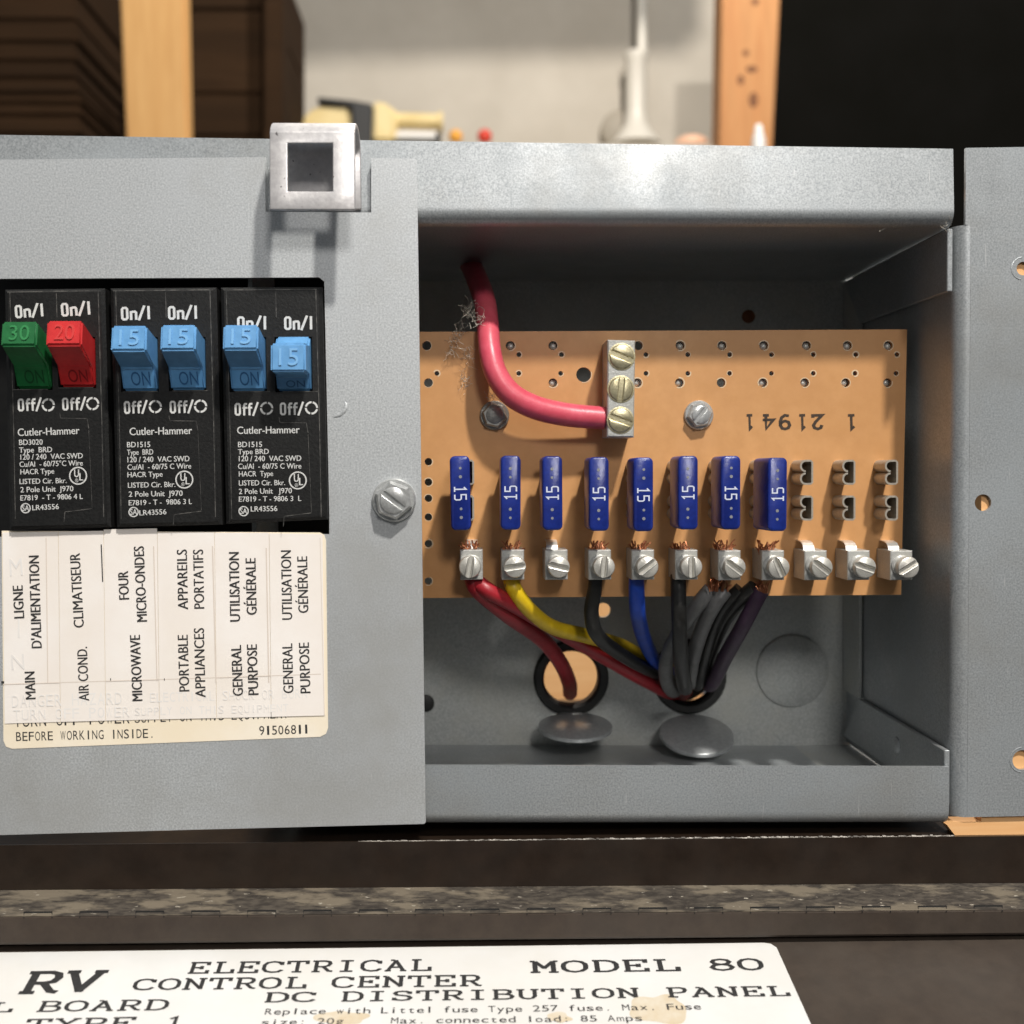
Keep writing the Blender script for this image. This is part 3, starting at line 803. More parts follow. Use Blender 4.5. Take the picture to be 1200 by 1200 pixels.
# toggles: breaker, x0, x1, top, bottom of grip, shoulder, foot, colour, rating
TOG = [(0, 0, 40, 376, 405, 430, 455, 'green', "30"), (0, 53, 95, 375, 404.5, 430, 453, 'red', "20"),
       (1, 129, 170, 381, 411, 432, 457.5, 'blue', "15"), (1, 187, 227, 380, 410, 432, 456.5, 'blue', "15"),
       (2, 260.5, 300.5, 380, 409.5, 432, 457.5, 'blue', "15"), (2, 316.5, 357.5, 402.5, 435.5, 441, 457.5, 'blue', "15 ")]
WT = 0.00760
brk_obj = []
for bi, d in enumerate(BRK):
    q = d['q']
    t = empty("circuit_breaker", P(sum(p[0] for p in q) / 4, q[2][1], 0.02), d['label'], "circuit breaker", "black breakers in the cover opening")
    brk_obj.append(t)
    ol = outline_px([q[3], q[2], q[1], q[0]], YF)
    # body block behind, and the face plate with two rectangular toggle openings
    bm = bmesh.new()
    loft(bm, ol, [(.030, 0), (YF + .0030, 0)])
    build("body", bm, M['black_pl'], t)
    # face with chamfered sides
    face_out = offset_poly(ol, .0008)
    slots = []
    for T in TOG:
        if T[0] != bi: continue
        xl = PX(T[1], -.0125, T[3])
        za, zb = PZ(T[6], YF, T[1] + 16) - .0004, (PZ(395, YF, T[1]))
        slots.append([(xl - .0004, za), (xl + WT + .0004, za), (xl + WT + .0004, zb), (xl - .0004, zb)])
    me = plate_mesh("face", [[tuple(p) for p in face_out]] + slots, YF, .0026)
    link_mesh("face", me, M['black_pl'], t)
    bm = bmesh.new()
    n = len(ol)
    a = [bm.verts.new((p[0], YF + .0029, p[1])) for p in ol]
    b = [bm.verts.new((p[0], YF + .0007, p[1])) for p in ol]
    c2 = [bm.verts.new((p[0], YF + .0001, p[1])) for p in offset_poly(ol, .0009)]
    for i in range(n):
        j = (i + 1) % n
        bm.faces.new((a[i], a[j], b[j], b[i])); bm.faces.new((b[i], b[j], c2[j], c2[i]))
    build("chamfer", bm, M['black_pl'], t)
    # moulding seams
    bm = bmesh.new()
    x0, x1, xm = q[0][0], q[1][0], d['mid']
    Ys = YF - .00004
    line_px(bm, [(xm, q[0][1] + 5), (xm + .8, 372)], .8, Ys)
    line_px(bm, [(x0 + 7, q[0][1] + 3), (x0 + 11.5, 500), (x0 + 13.5, 608)], .8, Ys)
    line_px(bm, [(x1 - 7, q[1][1] + 3), (x1 - 2.5, 500), (x1 - .5, 606)], .9, Ys)
    line_px(bm, [(x0 + 4, q[0][1] + 3.2), (x1 - 6, q[1][1] + 3)], 1.0, Ys)
    yy = d['off'][0][2] + 8
    line_px(bm, [(xm + 4, yy - 6), (xm + 5, yy), (xm + 36, yy + .5), (xm + 38, yy + 12)], .8, Ys)
    line_px(bm, [(xm + 38, yy + 14), (xm + 42, yy + 105)], .5, Ys)
    line_px(bm, [(xm + 42, yy + 106), (xm + 10, yy + 110), (xm + 9, yy + 122)], .8, Ys)
    for T in TOG:
        if T[0] == bi: line_px(bm, [(T[1] + 15, T[6] + 1.6), (T[1] + 56, T[6] + 1.2)], .8, Ys)
    flat("moulding_seam", bm, M['seam'], t)
    bm = bmesh.new()
    Yt = YF - .00008
    for s, ax, ay, bx, by, hh in d['big']: put_word(bm, s, px_mapper(ax, ay, bx, by, hh, Yt))
    for s, ax, ay, bx, by, hh, ox, oy in d['off']:
        put_word(bm, s, px_mapper(ax, ay, bx, by, hh, Yt))
        ring_px(bm, ox, oy, 6.6, 2.3, Yt, 28, 4)
    for s, ax, ay, bx, by, hh in d['small']: put_font(bm, s, px_mapper(ax, ay, bx, by, hh, Yt), .016)
    ux, uy = d['ul']
    ring_px(bm, ux, uy, 9.8, 1.5, Yt, 36)
    put_font(bm, "U", px_mapper(ux - 4.5, uy + 1.5, ux + 1, uy + 1.5, 9, Yt), .03)
    put_font(bm, "L", px_mapper(ux + 1.6, uy + 5.5, ux + 6, uy + 5.5, 8.5, Yt), .03)
    put_font(bm, "®", px_mapper(ux - 3.6, uy + 7.6, ux + .4, uy + 7.6, 4, Yt), 0)
    sx, sy = d['sa']
    ring_px(bm, sx, sy, 5.4, 1.2, Yt, 28)
    put_font(bm, "SA", px_mapper(sx - 4, sy + 3.2, sx + 4, sy + 3.2, 6.4, Yt), .02)
    flat("lettering", bm, M['white_ink'], t)

for bi, x0, x1, yt, yb, ys, yf, colr, amp in TOG:
    t = brk_obj[bi]
    Yg = -.0130
    xl = PX(x0, Yg, yt)
    xc = (x0 + x1) / 2
    zt, zb = PZ(yt, Yg + .0008, xc), PZ(yb, Yg, xc)
    zs, zf_ = PZ(ys, YF - .0012, xc), PZ(yf, YF + .0004, xc)
    ztop = PZ(394, YF, xc)
    if yt < 395:
        prof = [(Yg + .0010, zt), (Yg - .0002, zb), (YF - .0022, zs), (YF - .0002, zf_), (YF + .004, zf_ - .0006), (YF + .004, ztop), (YF - .0005, ztop - .0002)]
        ons = (2, 3)
    else:
        z1_ = PZ(403, YF - .002, xc)
        prof = [(Yg + .0006, zt), (Yg - .0001, zb), (YF - .0020, zs), (YF - .0002, zf_), (YF + .004, zf_ - .0006), (YF + .004, ztop), (YF - .0006, ztop - .0002), (YF - .0022, z1_)]
        ons = (2, 3)
    bm = bmesh.new()
    poly_prism(bm, [(xl, y, z) for y, z in prof], (WT, 0, 0))
    tg = build("toggle", bm, M[colr + '_t'], t, bevel=.00045, seg=3, smooth=True)
    tag(tg, colr + " toggle marked " + amp.strip() + (", tripped to its middle position" if amp.endswith(' ') else ", switched up"))
    def quad(a, b, u0, u1, v0, v1, lift):
        A, Bq = prof[a], prof[b]       # a is the top edge, b the bottom edge
        dy, dz = A[0] - Bq[0], A[1] - Bq[1]
        nrm = Vector((0, -abs(dz), dy if dz > 0 else -dy)).normalized()
        def m(u, v, l=0.0):
            k = v0 + (v1 - v0) * v
            return Vector((xl + WT * (u0 + (u1 - u0) * u), Bq[0] + dy * k, Bq[1] + dz * k)) + nrm * (lift + l)
        return m
    s = amp.strip()
    bm = bmesh.new()
    put_font(bm, s, quad(0, 1, .24, .80, .22, .82, .00004))
    ge = bmesh.ops.extrude_face_region(bm, geom=bm.faces[:])
    bmesh.ops.translate(bm, verts=[g for g in ge['geom'] if isinstance(g, bmesh.types.BMVert)], vec=(0, -.00022, .0))
    build("raised_number", bm, M[colr + '_l'], tg)
    bm = bmesh.new()
    put_font(bm, "ON", quad(ons[0], ons[1], .28, .84, .22, .84 if yt < 395 else .7, .00006), .0)
    flat("engraving", bm, M[colr + '_d'], tg)

# ================================================================== CIRCUIT BOARD
YP = 0.0220
board = empty("circuit_board", P(780, 697, YP), "tan fuse board with rows of holes, contacts and screw terminals", "circuit board")
bl = [(470, 389), (1063, 386), (1056, 697), (470, 701)]
loops = [[tuple(p) for p in outline_px(bl, YP)][::-1]]
rng = random.Random(3)
def bh(px, py, r): loops.append(hole_px(px, py, r, YP, 14))
for x in (500, 598, 648, 748, 797, 846, 895, 945, 993, 1041): bh(x, 405, .00115)
for x in (608, 658, 757, 806, 855, 904, 953, 1003, 1051): bh(x, 415.5, .0006)
for x in (512, 608, 657, 757, 806, 855, 904, 953, 1002, 1050): bh(x, 437.5, .0006)
for x in (502, 648, 747, 796, 845, 894, 943, 991, 1040): bh(x, 448.5, .00112)
bh(684, 439, .0019)
for y in (541, 565, 584, 606, 637, 681): bh(502, y, .00095)
bs = link_mesh("board_sheet", plate_mesh("board_sheet", loops, YP, .0016), M['pcb'], board)
M['pcb_rim'] = make_mat("pale_drilled_rim", srgb(214, 186, 150), srgb(226, 202, 170), 900, 0.4)
bs.data.materials.append(M['pcb_rim'])
bm = bmesh.new(); bm.from_mesh(bs.data)
for lp in loops[1:]:
    cx = sum(p[0] for p in lp) / len(lp); cz = sum(p[1] for p in lp) / len(lp)
    r0 = math.hypot(lp[0][0] - cx, lp[0][1] - cz)
    w = rng.uniform(.00012, .00034)
    a1 = rng.uniform(-150, -70); sp = rng.uniform(120, 330)
    N_ = 16
    for k in range(N_):
        t0, t1 = math.radians(a1 + sp * k / N_), math.radians(a1 + sp * (k + 1) / N_)
        g = lambda t, rr: (cx + rr * math.cos(t), YP - .00003, cz + rr * math.sin(t))
        f = bm.faces.new([bm.verts.new(q) for q in (g(t0, r0), g(t0, r0 + w), g(t1, r0 + w), g(t1, r0))])
        f.normal_update()
        if f.normal.y > 0: f.normal_flip()
        f.material_index = 1
bm.to_mesh(bs.data); bm.free()
# solder seen at the far side of some holes
bm = bmesh.new()
for x in (598, 648, 797, 846, 895, 945, 993, 1041):
    c = P(x, 405, YP); bm = bmesh.new(); bmesh.ops.create_uvsphere(bm, u_segments=10, v_segments=6, radius=.0010, matrix=Matrix.Translation(c + Vector((.0001, .0014, -.0002)))); build("solder_joint", bm, M['alu'], board, smooth=True)
for x in (648, 747, 796, 894, 943, 991, 1040):
    c = P(x, 448.5, YP); bm = bmesh.new(); bmesh.ops.create_uvsphere(bm, u_segments=10, v_segments=6, radius=.0010, matrix=Matrix.Translation(c + Vector((-.0002, .0015, 0)))); build("solder_joint", bm, M['alu'], board, smooth=True)
bm = bmesh.new()
def stamp(ch, xr, xl_):
    put_stroke(bm, ch, px_mapper(xr, 486.5, xl_, 486.8, 16.0, YP - .00005), 1.15)
for ch, xr, xl_ in (("1", 1003, 992), ("2", 965, 951.5), ("1", 945, 935), ("9", 926.5, 913), ("4", 907, 893), ("1", 883, 873.5)):
    stamp(ch, xr, xl_)
flat("stamped_number", bm, M['stamp_ink'], board)
hex_screw("hex_screw", 579.5, 487, YP, M['dull'], board, .00305, math.radians(90), washer=1.22, slot=False)
hex_screw("hex_screw", 818.5, 486.5, YP, M['zinc'], board, .00305, math.radians(52), washer=1.22)

# three-screw lug
YLg = YP - .0105
bm = bmesh.new()
ol = outline_px([(711.5, 512), (743, 512.5), (744.5, 399), (712, 398)], YLg)
loft(bm, ol, [(YP, 0), (YLg + .0003, 0), (YLg, .0003)])
lug = build("lug_block", bm, M['alu'], board)
for px, py, an in ((728.5, 418, -22), (727.5, 456, 84), (727, 492.5, -20)):
    c = P(px, py, YLg)
    bm = bmesh.new()
    loft(bm, circle(.00335, 28, c.x, c.z), [(YLg + .0002, 0), (YLg - .0001, 0), (YLg - .00015, .0003)])
    slotted_head(bm, .00300, YLg, YLg - .0005, .0010, .0006, math.radians(an), c.x, c.z)
    build("screw", bm, M['brass'], lug, smooth=True)

# fuse contacts: rolled blade receptacles, opening towards the viewer
def contact_mesh():
    w, h, tk, dep = .0031, .0064, .00050, .0085
    pts = []
    def lobe(cz, a0, a1): return [(-.0002 + .00115 * math.cos(math.radians(a)) , cz + .00145 * math.sin(math.radians(a))) for a in range(a0, a1 + (1 if a1 > a0 else -1), 20 if a1 > a0 else -20)]
    line = [(-.0003, .0003)] + [(-.0003 + .0013 * math.cos(math.radians(a)), .0017 + .0014 * math.sin(math.radians(a))) for a in range(270, 89, -20)]
    up = line + [(.0011, .0031), (.0015, .0027), (.0015, 0)]
    dn = [(x, -z) for x, z in up[::-1]]
    path = up[:-1] + [(.0015, 0)] + dn[1:]
    left, right = [], []
    for i, p in enumerate(path):
        a = Vector(path[max(i - 1, 0)]); b = Vector(path[min(i + 1, len(path) - 1)])
        t = (b - a).normalized()
        nrm = Vector((-t.y, t.x)) * tk / 2
        left.append(Vector(p) + nrm); right.append(Vector(p) - nrm)
    bm = bmesh.new()
    f = [[bm.verts.new((q[0], y, q[1])) for q in side] for side in (left, right) for y in (0, -dep)]
    L0, L1, R0, R1 = f
    for i in range(len(path) - 1):
        bm.faces.new((L0[i], L0[i + 1], L1[i + 1], L1[i])); bm.faces.new((R0[i], R1[i], R1[i + 1], R0[i + 1]))
        bm.faces.new((L1[i], L1[i + 1], R1[i + 1], R1[i]))
    for k in (0, -1): bm.faces.new((L0[k], L1[k], R1[k], R0[k]))
    bmesh.ops.recalc_face_normals(bm, faces=bm.faces[:])
    for v in bm.verts: v.co *= .927
    me = bpy.data.meshes.new("fuse_contact"); bm.to_mesh(me); bm.free()
    me.materials.append(M['clip'])
    for p in me.polygons: p.use_smooth = True
    me.set_sharp_from_angle(angle=math.radians(40))
    return me
cme = contact_mesh()
CLX = [548, 598, 648, 697, 746.5, 796, 845.5, 895, 945.5, 995, 1045]
bloc = world_loc(board)
for x in CLX:
    for yy in (553.5, 595.5):
        o = bpy.data.objects.new("fuse_contact", cme)
        COL.objects.link(o)
        o.parent = board
        c = P(x, yy, YP - .0079)
        o.location = Vector((c.x, YP, c.z)) - bloc

# screw terminals
def terminal_block_mesh():
    w, h, d = .0060, .0079, .0100
    bm = bmesh.new()
    ol = [(-w / 2, -h / 2), (w / 2, -h / 2), (w / 2, h / 2), (-w / 2, h / 2)]
    loft(bm, ol, [(0, 0), (-d + .00025, 0), (-d, .00025)])
    loft(bm, circle(.00275, 28), [(-d + .0002, 0), (-d - .0004, 0), (-d - .0007, .0004)])
    bmesh.ops.recalc_face_normals(bm, faces=bm.faces[:])
    for v in bm.verts: v.co *= .927
    me = bpy.data.meshes.new("terminal"); bm.to_mesh(me); bm.free()
    me.materials.append(M['alu'])
    return me
tme = terminal_block_mesh()
bm = bmesh.new()
slotted_head(bm, .00288, -.0100, -.0133, .00085, .0009, 0, 0, 0, .18)
bmesh.ops.recalc_face_normals(bm, faces=bm.faces[:])
for v in bm.verts: v.co *= .927
sme = bpy.data.meshes.new("screw"); bm.to_mesh(sme); bm.free(); sme.materials.append(M['screw'])
for p in sme.polygons: p.use_smooth = True
sme.set_sharp_from_angle(angle=math.radians(30))
bm = bmesh.new()       # the bright bent tab above an empty terminal
secs = []
tp = [(-.0000, .0062), (-.0030, .0062), (-.0052, .0058), (-.0064, .0050), (-.0068, .0040), (-.0068, .0020)]
for x in (-.0015, .0015): secs.append([(x, y, z) for y, z in tp])
for i in range(len(tp) - 1):
    q = [secs[0][i], secs[1][i], secs[1][i + 1], secs[0][i + 1]]
    nrm = (Vector(q[1]) - Vector(q[0])).cross(Vector(q[2]) - Vector(q[1])).normalized() * .0002
    vs = [bm.verts.new(v) for v in q]; ws = [bm.verts.new(Vector(v) + nrm) for v in q]
    bm.faces.new(vs); bm.faces.new(ws[::-1])
    for k in range(4): bm.faces.new((vs[k], ws[k], ws[(k + 1) % 4], vs[(k + 1) % 4]))
bmesh.ops.recalc_face_normals(bm, faces=bm.faces[:])
for v in bm.verts: v.co *= .927
tabme = bpy.data.meshes.new("solder_tab"); bm.to_mesh(tabme); bm.free(); tabme.materials.append(M['tab'])
TX = [552.5, 601, 652, 703, 753.5, 804.5, 855, 906, 956, 1006.5, 1056.5]
SA_ = [80, 8, -14, 84, 38, 90, -38, -66, -38, -20, 32]
for k, (x, an) in enumerate(zip(TX, SA_)):
    c = P(x, 662 + (.6 if k > 5 else 0), YP - .0093)
    o = bpy.data.objects.new("terminal", tme); COL.objects.link(o)
    o.parent = board; o.location = Vector((c.x, YP, c.z)) - bloc
    s = bpy.data.objects.new("screw", sme); COL.objects.link(s)
    s.parent = o; s.rotation_euler = (0, -math.radians(an), 0); s.location = ((.0004 if k < 3 else .0007) - (.0008 if k == 0 else 0), 0, -.0003)
    if k in (0, 2, 8, 9, 10):
        tb = bpy.data.objects.new("solder_tab", tabme); COL.objects.link(tb)
        tb.parent = o; tb.location = (-.0008, 0, 0) if k != 0 else (.0002, .002, 0)

# ================================================================== FUSES
def fuse_proto():
    root = bpy.data.objects.new("blade_fuse", None); root.empty_display_size = .01; COL.objects.link(root)
    bm = bmesh.new()
    loft(bm, rrect(.0051, .0190, .0013, 5), [(.0118, 0), (.0005, 0), (.0002, .00012), (0, .00045)])
    b = build("fuse_body", bm, M['fuse'], root, local=True, smooth=True)
    for z in (.0046, -.0046):
        bm = bmesh.new(); add_box(bm, -.0004, .0004, .0105, .0185, z - .0026, z + .0026)
        build("blade", bm, M['fuse_metal'], root, local=True)
    bm = bmesh.new()
    for z in (.0052, -.0052):
        for dz, rr in ((.0012, .00036), (-.0010, .00042)):
            loft(bm, circle(rr, 10, .0001, z + dz), [(.0004, 0), (-.00005, 0)])
    build("test_point", bm, M['fuse_metal'], root, local=True)
    bm = bmesh.new()
    def mp(u, v, l=0.0): return Vector(((v - .5) * .0029, -.00006 - l, (.5 - u) * .0037))
    put_stroke(bm, "15", mp, .78, SQUARE, 4.8)
    flat_o = build("lettering", bm, M['fuse_ink'], root, local=True, fix=False)
    for p in flat_o.data.polygons:
        if p.normal.y > 0: p.flip()
    return root
def copy_tree(o, parent=None):
    c = o.copy(); COL.objects.link(c)
    if parent: c.parent = parent
    for ch in list(o.children): copy_tree(ch, c)
    return c
FU = [(539.5, 578, 0, -1.2), (598.5, 577.5, 1, .8), (647.5, 578, 1, 0), (702, 579, 1, .2), (754, 579.5, 0, .3), (806.5, 577.5, 1, .3), (856.5, 577.5, 0, .4), (911.5, 579.5, 1, .8)]
FLAB = ["leftmost dark blue 15 blade fuse, above the terminal holding the dark red wires",
        "dark blue 15 blade fuse above the terminal with the yellow wire",
        "dark blue 15 blade fuse above an empty terminal with no wire",
        "dark blue 15 blade fuse above the black wire that passes left of the blue wire",
        "dark blue 15 blade fuse above the terminal with the blue wire",
        "dark blue 15 blade fuse above the straight black wire right of the blue wire",
        "dark blue 15 blade fuse above the terminal holding the grey wires",
        "rightmost dark blue 15 blade fuse, leaning beside the empty contacts"]
fp = fuse_proto()
YFU = YP - .0176
for k, (x, y, flip, lean) in enumerate(FU):
    o = fp if k == 0 else copy_tree(fp)
    o.scale = (.927, .927, .927)
    o.location = P(x, y, YFU)
    o.rotation_euler = (0, (math.pi if flip else 0) + math.radians(lean * .6), math.radians(lean * 5 if k == 7 else 0))
    tag(o, FLAB[k], "fuse", "blue blade fuses on the tan board")

# ================================================================== WIRES
def strands(name, parent, c, n, up=1, spread=.0026, length=.0034, seed=1):
    rg = random.Random(seed)
    bm = bmesh.new()
    for i in range(n):
        x0 = rg.uniform(-spread, spread) * .7
        y0 = rg.uniform(-.0016, .0016)
        l = length * rg.uniform(.5, 1.1)
        p0 = c + Vector((x0, y0, -.001 * up))
        lean = x0 * .15 + rg.uniform(-.0005, .0005)
        p1 = p0 + Vector((lean * .5, rg.uniform(-.0003, .0001), l * .6 * up))
        p2 = p1 + Vector((lean + rg.uniform(-.0008, .0008), rg.uniform(-.0010, .0005), l * .4 * up))
        tube(bm, catmull([p0, p1, p2], 3), .00021, 5)
    return build(name, bm, M['copper'], parent, smooth=True)

def wire(name, pts, r, mat, label, cat="wire", group=None, tops=None, tails=None, seed=1):
    pts = [(a, b, y - .022 * max(0, min(1, (.078 - y) / .034))) for a, b, y in pts]
    path = catmull([P(a, b, y) for a, b, y in pts], 9)
    t = empty(name, path[-1], label, cat, group)
    bm = bmesh.new()
    rg = random.Random(seed)
    ph = rg.uniform(0, 6)
    tube(bm, path, r, 14, lambda s: 1 + .03 * math.sin(9 * s + ph))
    build("jacket", bm, M[mat], t, smooth=True)
    if tops: strands("copper_strands", t, P(*tops, YP - .0055), 26, 1, seed=seed)
    if tails: strands("copper_strands", t, P(tails[0], tails[1], tails[2] - .022), 16, 1, .0018, .003, seed + 50)
    return t
G = "wires leaving the terminals"
wire("red_cable", [(541, 292, .072), (556, 320, .058), (567, 350, .049), (571.5, 380, .0415), (574, 410, .0370), (581, 437, .0352), (598, 461, .0347), (626, 477, .0353), (664, 486, .0365), (708, 490, .0375)],
     .00285, 'red_w', "thick pinkish red cable curving down into the lug block", "cable")
wire("insulated_wire", [(553, 676, .039), (562, 692, .039), (598, 722, .045), (636, 750, .055), (657, 777, .064), (667, 800, .076), (668, 812, .090)], .00225, 'red_w2',
     "dark red wire dropping into the left round hole of the box", "wire", G, tops=(550, 646), seed=2)
wire("insulated_wire", [(551, 676, .040), (572, 692, .037), (602, 709, .041), (655, 740, .050), (708, 770, .058), (756, 797, .066), (795, 815, .080), (812, 800, .098)], .0020, 'red_w2',
     "dark red wire slanting right into the wire bundle, lowest of all", "wire", G, seed=3)
wire("insulated_wire", [(597, 674, .040), (604, 693, .0385), (622, 716, .042), (648, 735, .047), (686, 745, .052), (728, 757, .058), (768, 779, .068), (800, 790, .090)], .0020, 'yellow_w',
     "yellow wire curving across to the wire bundle", "wire", G, tops=(600, 646), seed=4)
wire("insulated_wire", [(698, 674, .040), (697, 690, .040), (693, 718, .042), (700, 744, .045), (725, 765, .052), (762, 786, .064), (800, 800, .090)], .0019, 'black_w',
     "black wire sweeping right across the yellow one", "wire", G, tops=(700, 646), seed=5)
wire("insulated_wire", [(746, 674, .040), (746, 692, .040), (748, 722, .044), (756, 752, .052), (772, 779, .066), (797, 792, .090)], .0020, 'blue_w',
     "blue wire running down into the bundle from its terminal", "wire", G, tops=(750, 646), seed=6)
wire("insulated_wire", [(795, 674, .040), (795, 692, .039), (796, 730, .040), (798, 775, .048), (803, 806, .060), (806, 800, .090)], .0020, 'black_w',
     "black wire hanging straight down in front of the bundle", "wire", G, tops=(799, 646), seed=7)
wire("insulated_wire", [(834, 690, .042), (822, 704, .042), (804, 728, .046), (786, 758, .052), (780, 788, .060), (788, 810, .070), (802, 800, .092)], .0020, 'grey_w',
     "dark grey wire bending behind the straight black wire", "wire", G, tops=(848, 645), tails=(836, 688, .039), seed=8)
wire("insulated_wire", [(850, 692, .041), (838, 708, .041), (824, 734, .046), (813, 768, .052), (808, 800, .062), (812, 798, .092)], .0019, 'grey_w',
     "grey wire just right of the straight black wire", "wire", G, tails=(846, 688, .040), seed=9)
wire("insulated_wire", [(884, 688, .041), (868, 702, .044), (848, 728, .050), (832, 764, .056), (824, 795, .066), (820, 798, .092)], .0020, 'black_w',
     "black wire beside the purple one, inner side of the bundle", "wire", G, tops=(897, 645), seed=10)
wire("insulated_wire", [(892, 692, .040), (884, 708, .041), (868, 738, .045), (850, 770, .052), (834, 802, .064), (826, 800, .092)], .0020, 'purple_w',
     "dark purple wire on the outer right side of the bundle", "wire", G, tails=(893, 690, .039), seed=11)
wire("insulated_wire", [(868, 690, .043), (852, 706, .045), (838, 732, .050), (826, 770, .056), (818, 802, .066), (816, 798, .092)], .0018, 'black_w',
     "black wire wedged between the grey pair and the purple wire", "wire", G, seed=12)

# lint caught on the cable and at the flange corner
def lint(name, label, spots, seed):
    rg = random.Random(seed)
    bm = bmesh.new()
    for (px, py, Y, n, sx, sz) in spots:
        for i in range(n):
            p = P(px, py, Y) + Vector((rg.gauss(0, sx), rg.gauss(0, .0005), rg.gauss(0, sz)))
            pts = [p]
            d = Vector((rg.gauss(0, 1), rg.gauss(0, .6), rg.gauss(0, 1))).normalized()
            for k in range(4):
                d = (d + Vector((rg.gauss(0, .7), rg.gauss(0, .5), rg.gauss(0, .7)))).normalized()
                pts.append(pts[-1] + d * rg.uniform(.0003, .0009))
            tube(bm, catmull(pts, 3), .000036, 3)
    return tag(build(name, bm, M['lint'], smooth=True), label, "lint", kind="stuff")
lint("lint", "wispy grey lint clinging left of the red cable", [(548, 364, .015, 30, .0009, .0009), (558, 372, .014, 20, .0008, .0008), (537, 390, .0185, 26, .0008, .0012), (531, 404, .0205, 20, .0006, .0010), (547, 418, .0208, 22, .0006, .0014), (545, 446, .0212, 22, .0005, .0012), (577, 466, .0185, 24, .0008, .0003)], 3)
lint("lint", "fine pale hairs at the top right corner of the box", [(1072, 256, .002, 6, .001, .0006), (1048, 267, .003, 7, .0014, .0004), (1110, 262, .0, 6, .0010, .0007), (975, 257, .002, 3, .0006, .0006)], 8)

# ================================================================== WOOD round the box
bm = bmesh.new()
YW = 0.0006
poly_prism(bm, [P(a, b, YW) for a, b in [(1150, 196), (1330, 196), (1330, 978), (1120, 980), (1110, 967), (1117, 963), (1150, 963)]], (0, .004, 0))
tag(build("plywood_sheet", bm, M['wood']), "pale plywood behind the right flange, showing as a strip under it", "plywood")
bm = bmesh.new()
add_box(bm, -.10, .118, .300, .312, -.16, .10)
tag(build("plywood_backing", bm, M['wood']), "pale plywood seen through the round holes of the box back", "plywood")

# ================================================================== DARK CABINET TRIM, HINGE AND DOOR
trim = empty("cabinet_trim", P(600, 1100, 0), "dark brown painted metal trim with dirty ledge under the grey box", "trim")
def slat(pts_px, mat, name, y_shift=0):
    """pts: (py at x=0, py at x=1200, Y)"""
    A, B_ = [], []
    for y0, y1, Y in pts_px:
        a, b = P(0, y0, Y), P(1200, y1, Y)
        d = (b - a) / 1200
        A.append(a - d * 260); B_.append(b + d * 160)
    return loft_sections(name, [[a.lerp(b, t) for a, b in zip(A, B_)] for t in [i / 8 for i in range(9)]], M[mat], trim, thick=0, smooth=False)
zt0, zt1 = PZ(990, -.001, 0), PZ(979, -.001, 1200)
def back(py, Y0, px, Y1):
    p = P(px, py, Y0)
    q = Vector((p.x, Y1, p.z)) - CAM
    v = CAM_R.transposed() @ q
    return 600 - FPX * v.y / v.z * 1.0 if False else 600 + FPX * v.y / v.z
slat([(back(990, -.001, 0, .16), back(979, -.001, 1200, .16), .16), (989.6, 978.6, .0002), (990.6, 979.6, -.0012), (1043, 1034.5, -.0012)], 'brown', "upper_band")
slat([(1043, 1034.5, -.0010), (1043.5, 1035, -.0014), (1066, 1058, -.0120), (1074, 1066, -.0160)], 'dirt', "hinge_ledge")
slat([(1074, 1066, -.0158), (1076, 1068, -.0164), (1105, 1093, -.0164), (1107, 1095, -.0158), (back(1107, -.0158, 0, .01), back(1095, -.0158, 1200, .01), .01)], 'brown_door', "lower_band")
bm = bmesh.new()     # worn edge, its bright highlight painted in as pale flecks
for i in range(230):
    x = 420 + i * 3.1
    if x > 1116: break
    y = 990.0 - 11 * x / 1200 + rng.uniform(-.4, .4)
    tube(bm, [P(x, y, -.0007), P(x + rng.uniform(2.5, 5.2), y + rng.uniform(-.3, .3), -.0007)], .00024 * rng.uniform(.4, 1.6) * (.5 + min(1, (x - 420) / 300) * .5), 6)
build("worn_glint", bm, M['chip_glint'], trim, smooth=True)
bm = bmesh.new()     # crenellated hinge seam
for i in range(-1, 20):
    x = 28 + i * 65.5
    yy = lambda q: 1070 - 8 * q / 1200
    for x0, y0, x1, y1 in ((x, 0, x + 33, 0), (x + 33, 0, x + 33, 6), (x, 0, x, 6)):
        ya, yb = yy(x0) + y0, yy(x1) + y1
        A, B_ = P(x0, ya, -.0139 - .0005 * (y0 > 0)), P(x1, yb, -.0139 - .0027 * (y1 > 0))
        tube(bm, [A, B_], .00036 if y0 == y1 else .00012, 5)
build("hinge_seam", bm, M['slit'], trim)
# loose grit on the ledge
bm = bmesh.new()
for i in range(300):
    x = rng.uniform(-40, 1240); k = rng.random() ** .8
    y = 1044 + k * 28 - 8.3 * x / 1200
    Y = -.0012 - k * .0135
    rr = .0001 + .00028 * rng.random() ** 3
    bmesh.ops.create_icosphere(bm, subdivisions=1, radius=rr, matrix=Matrix.Translation(P(x, y, Y)) @ Matrix.Diagonal((rng.uniform(.8, 2.2), 1, .5, 1)))
build("grit", bm, M['grit'], trim)

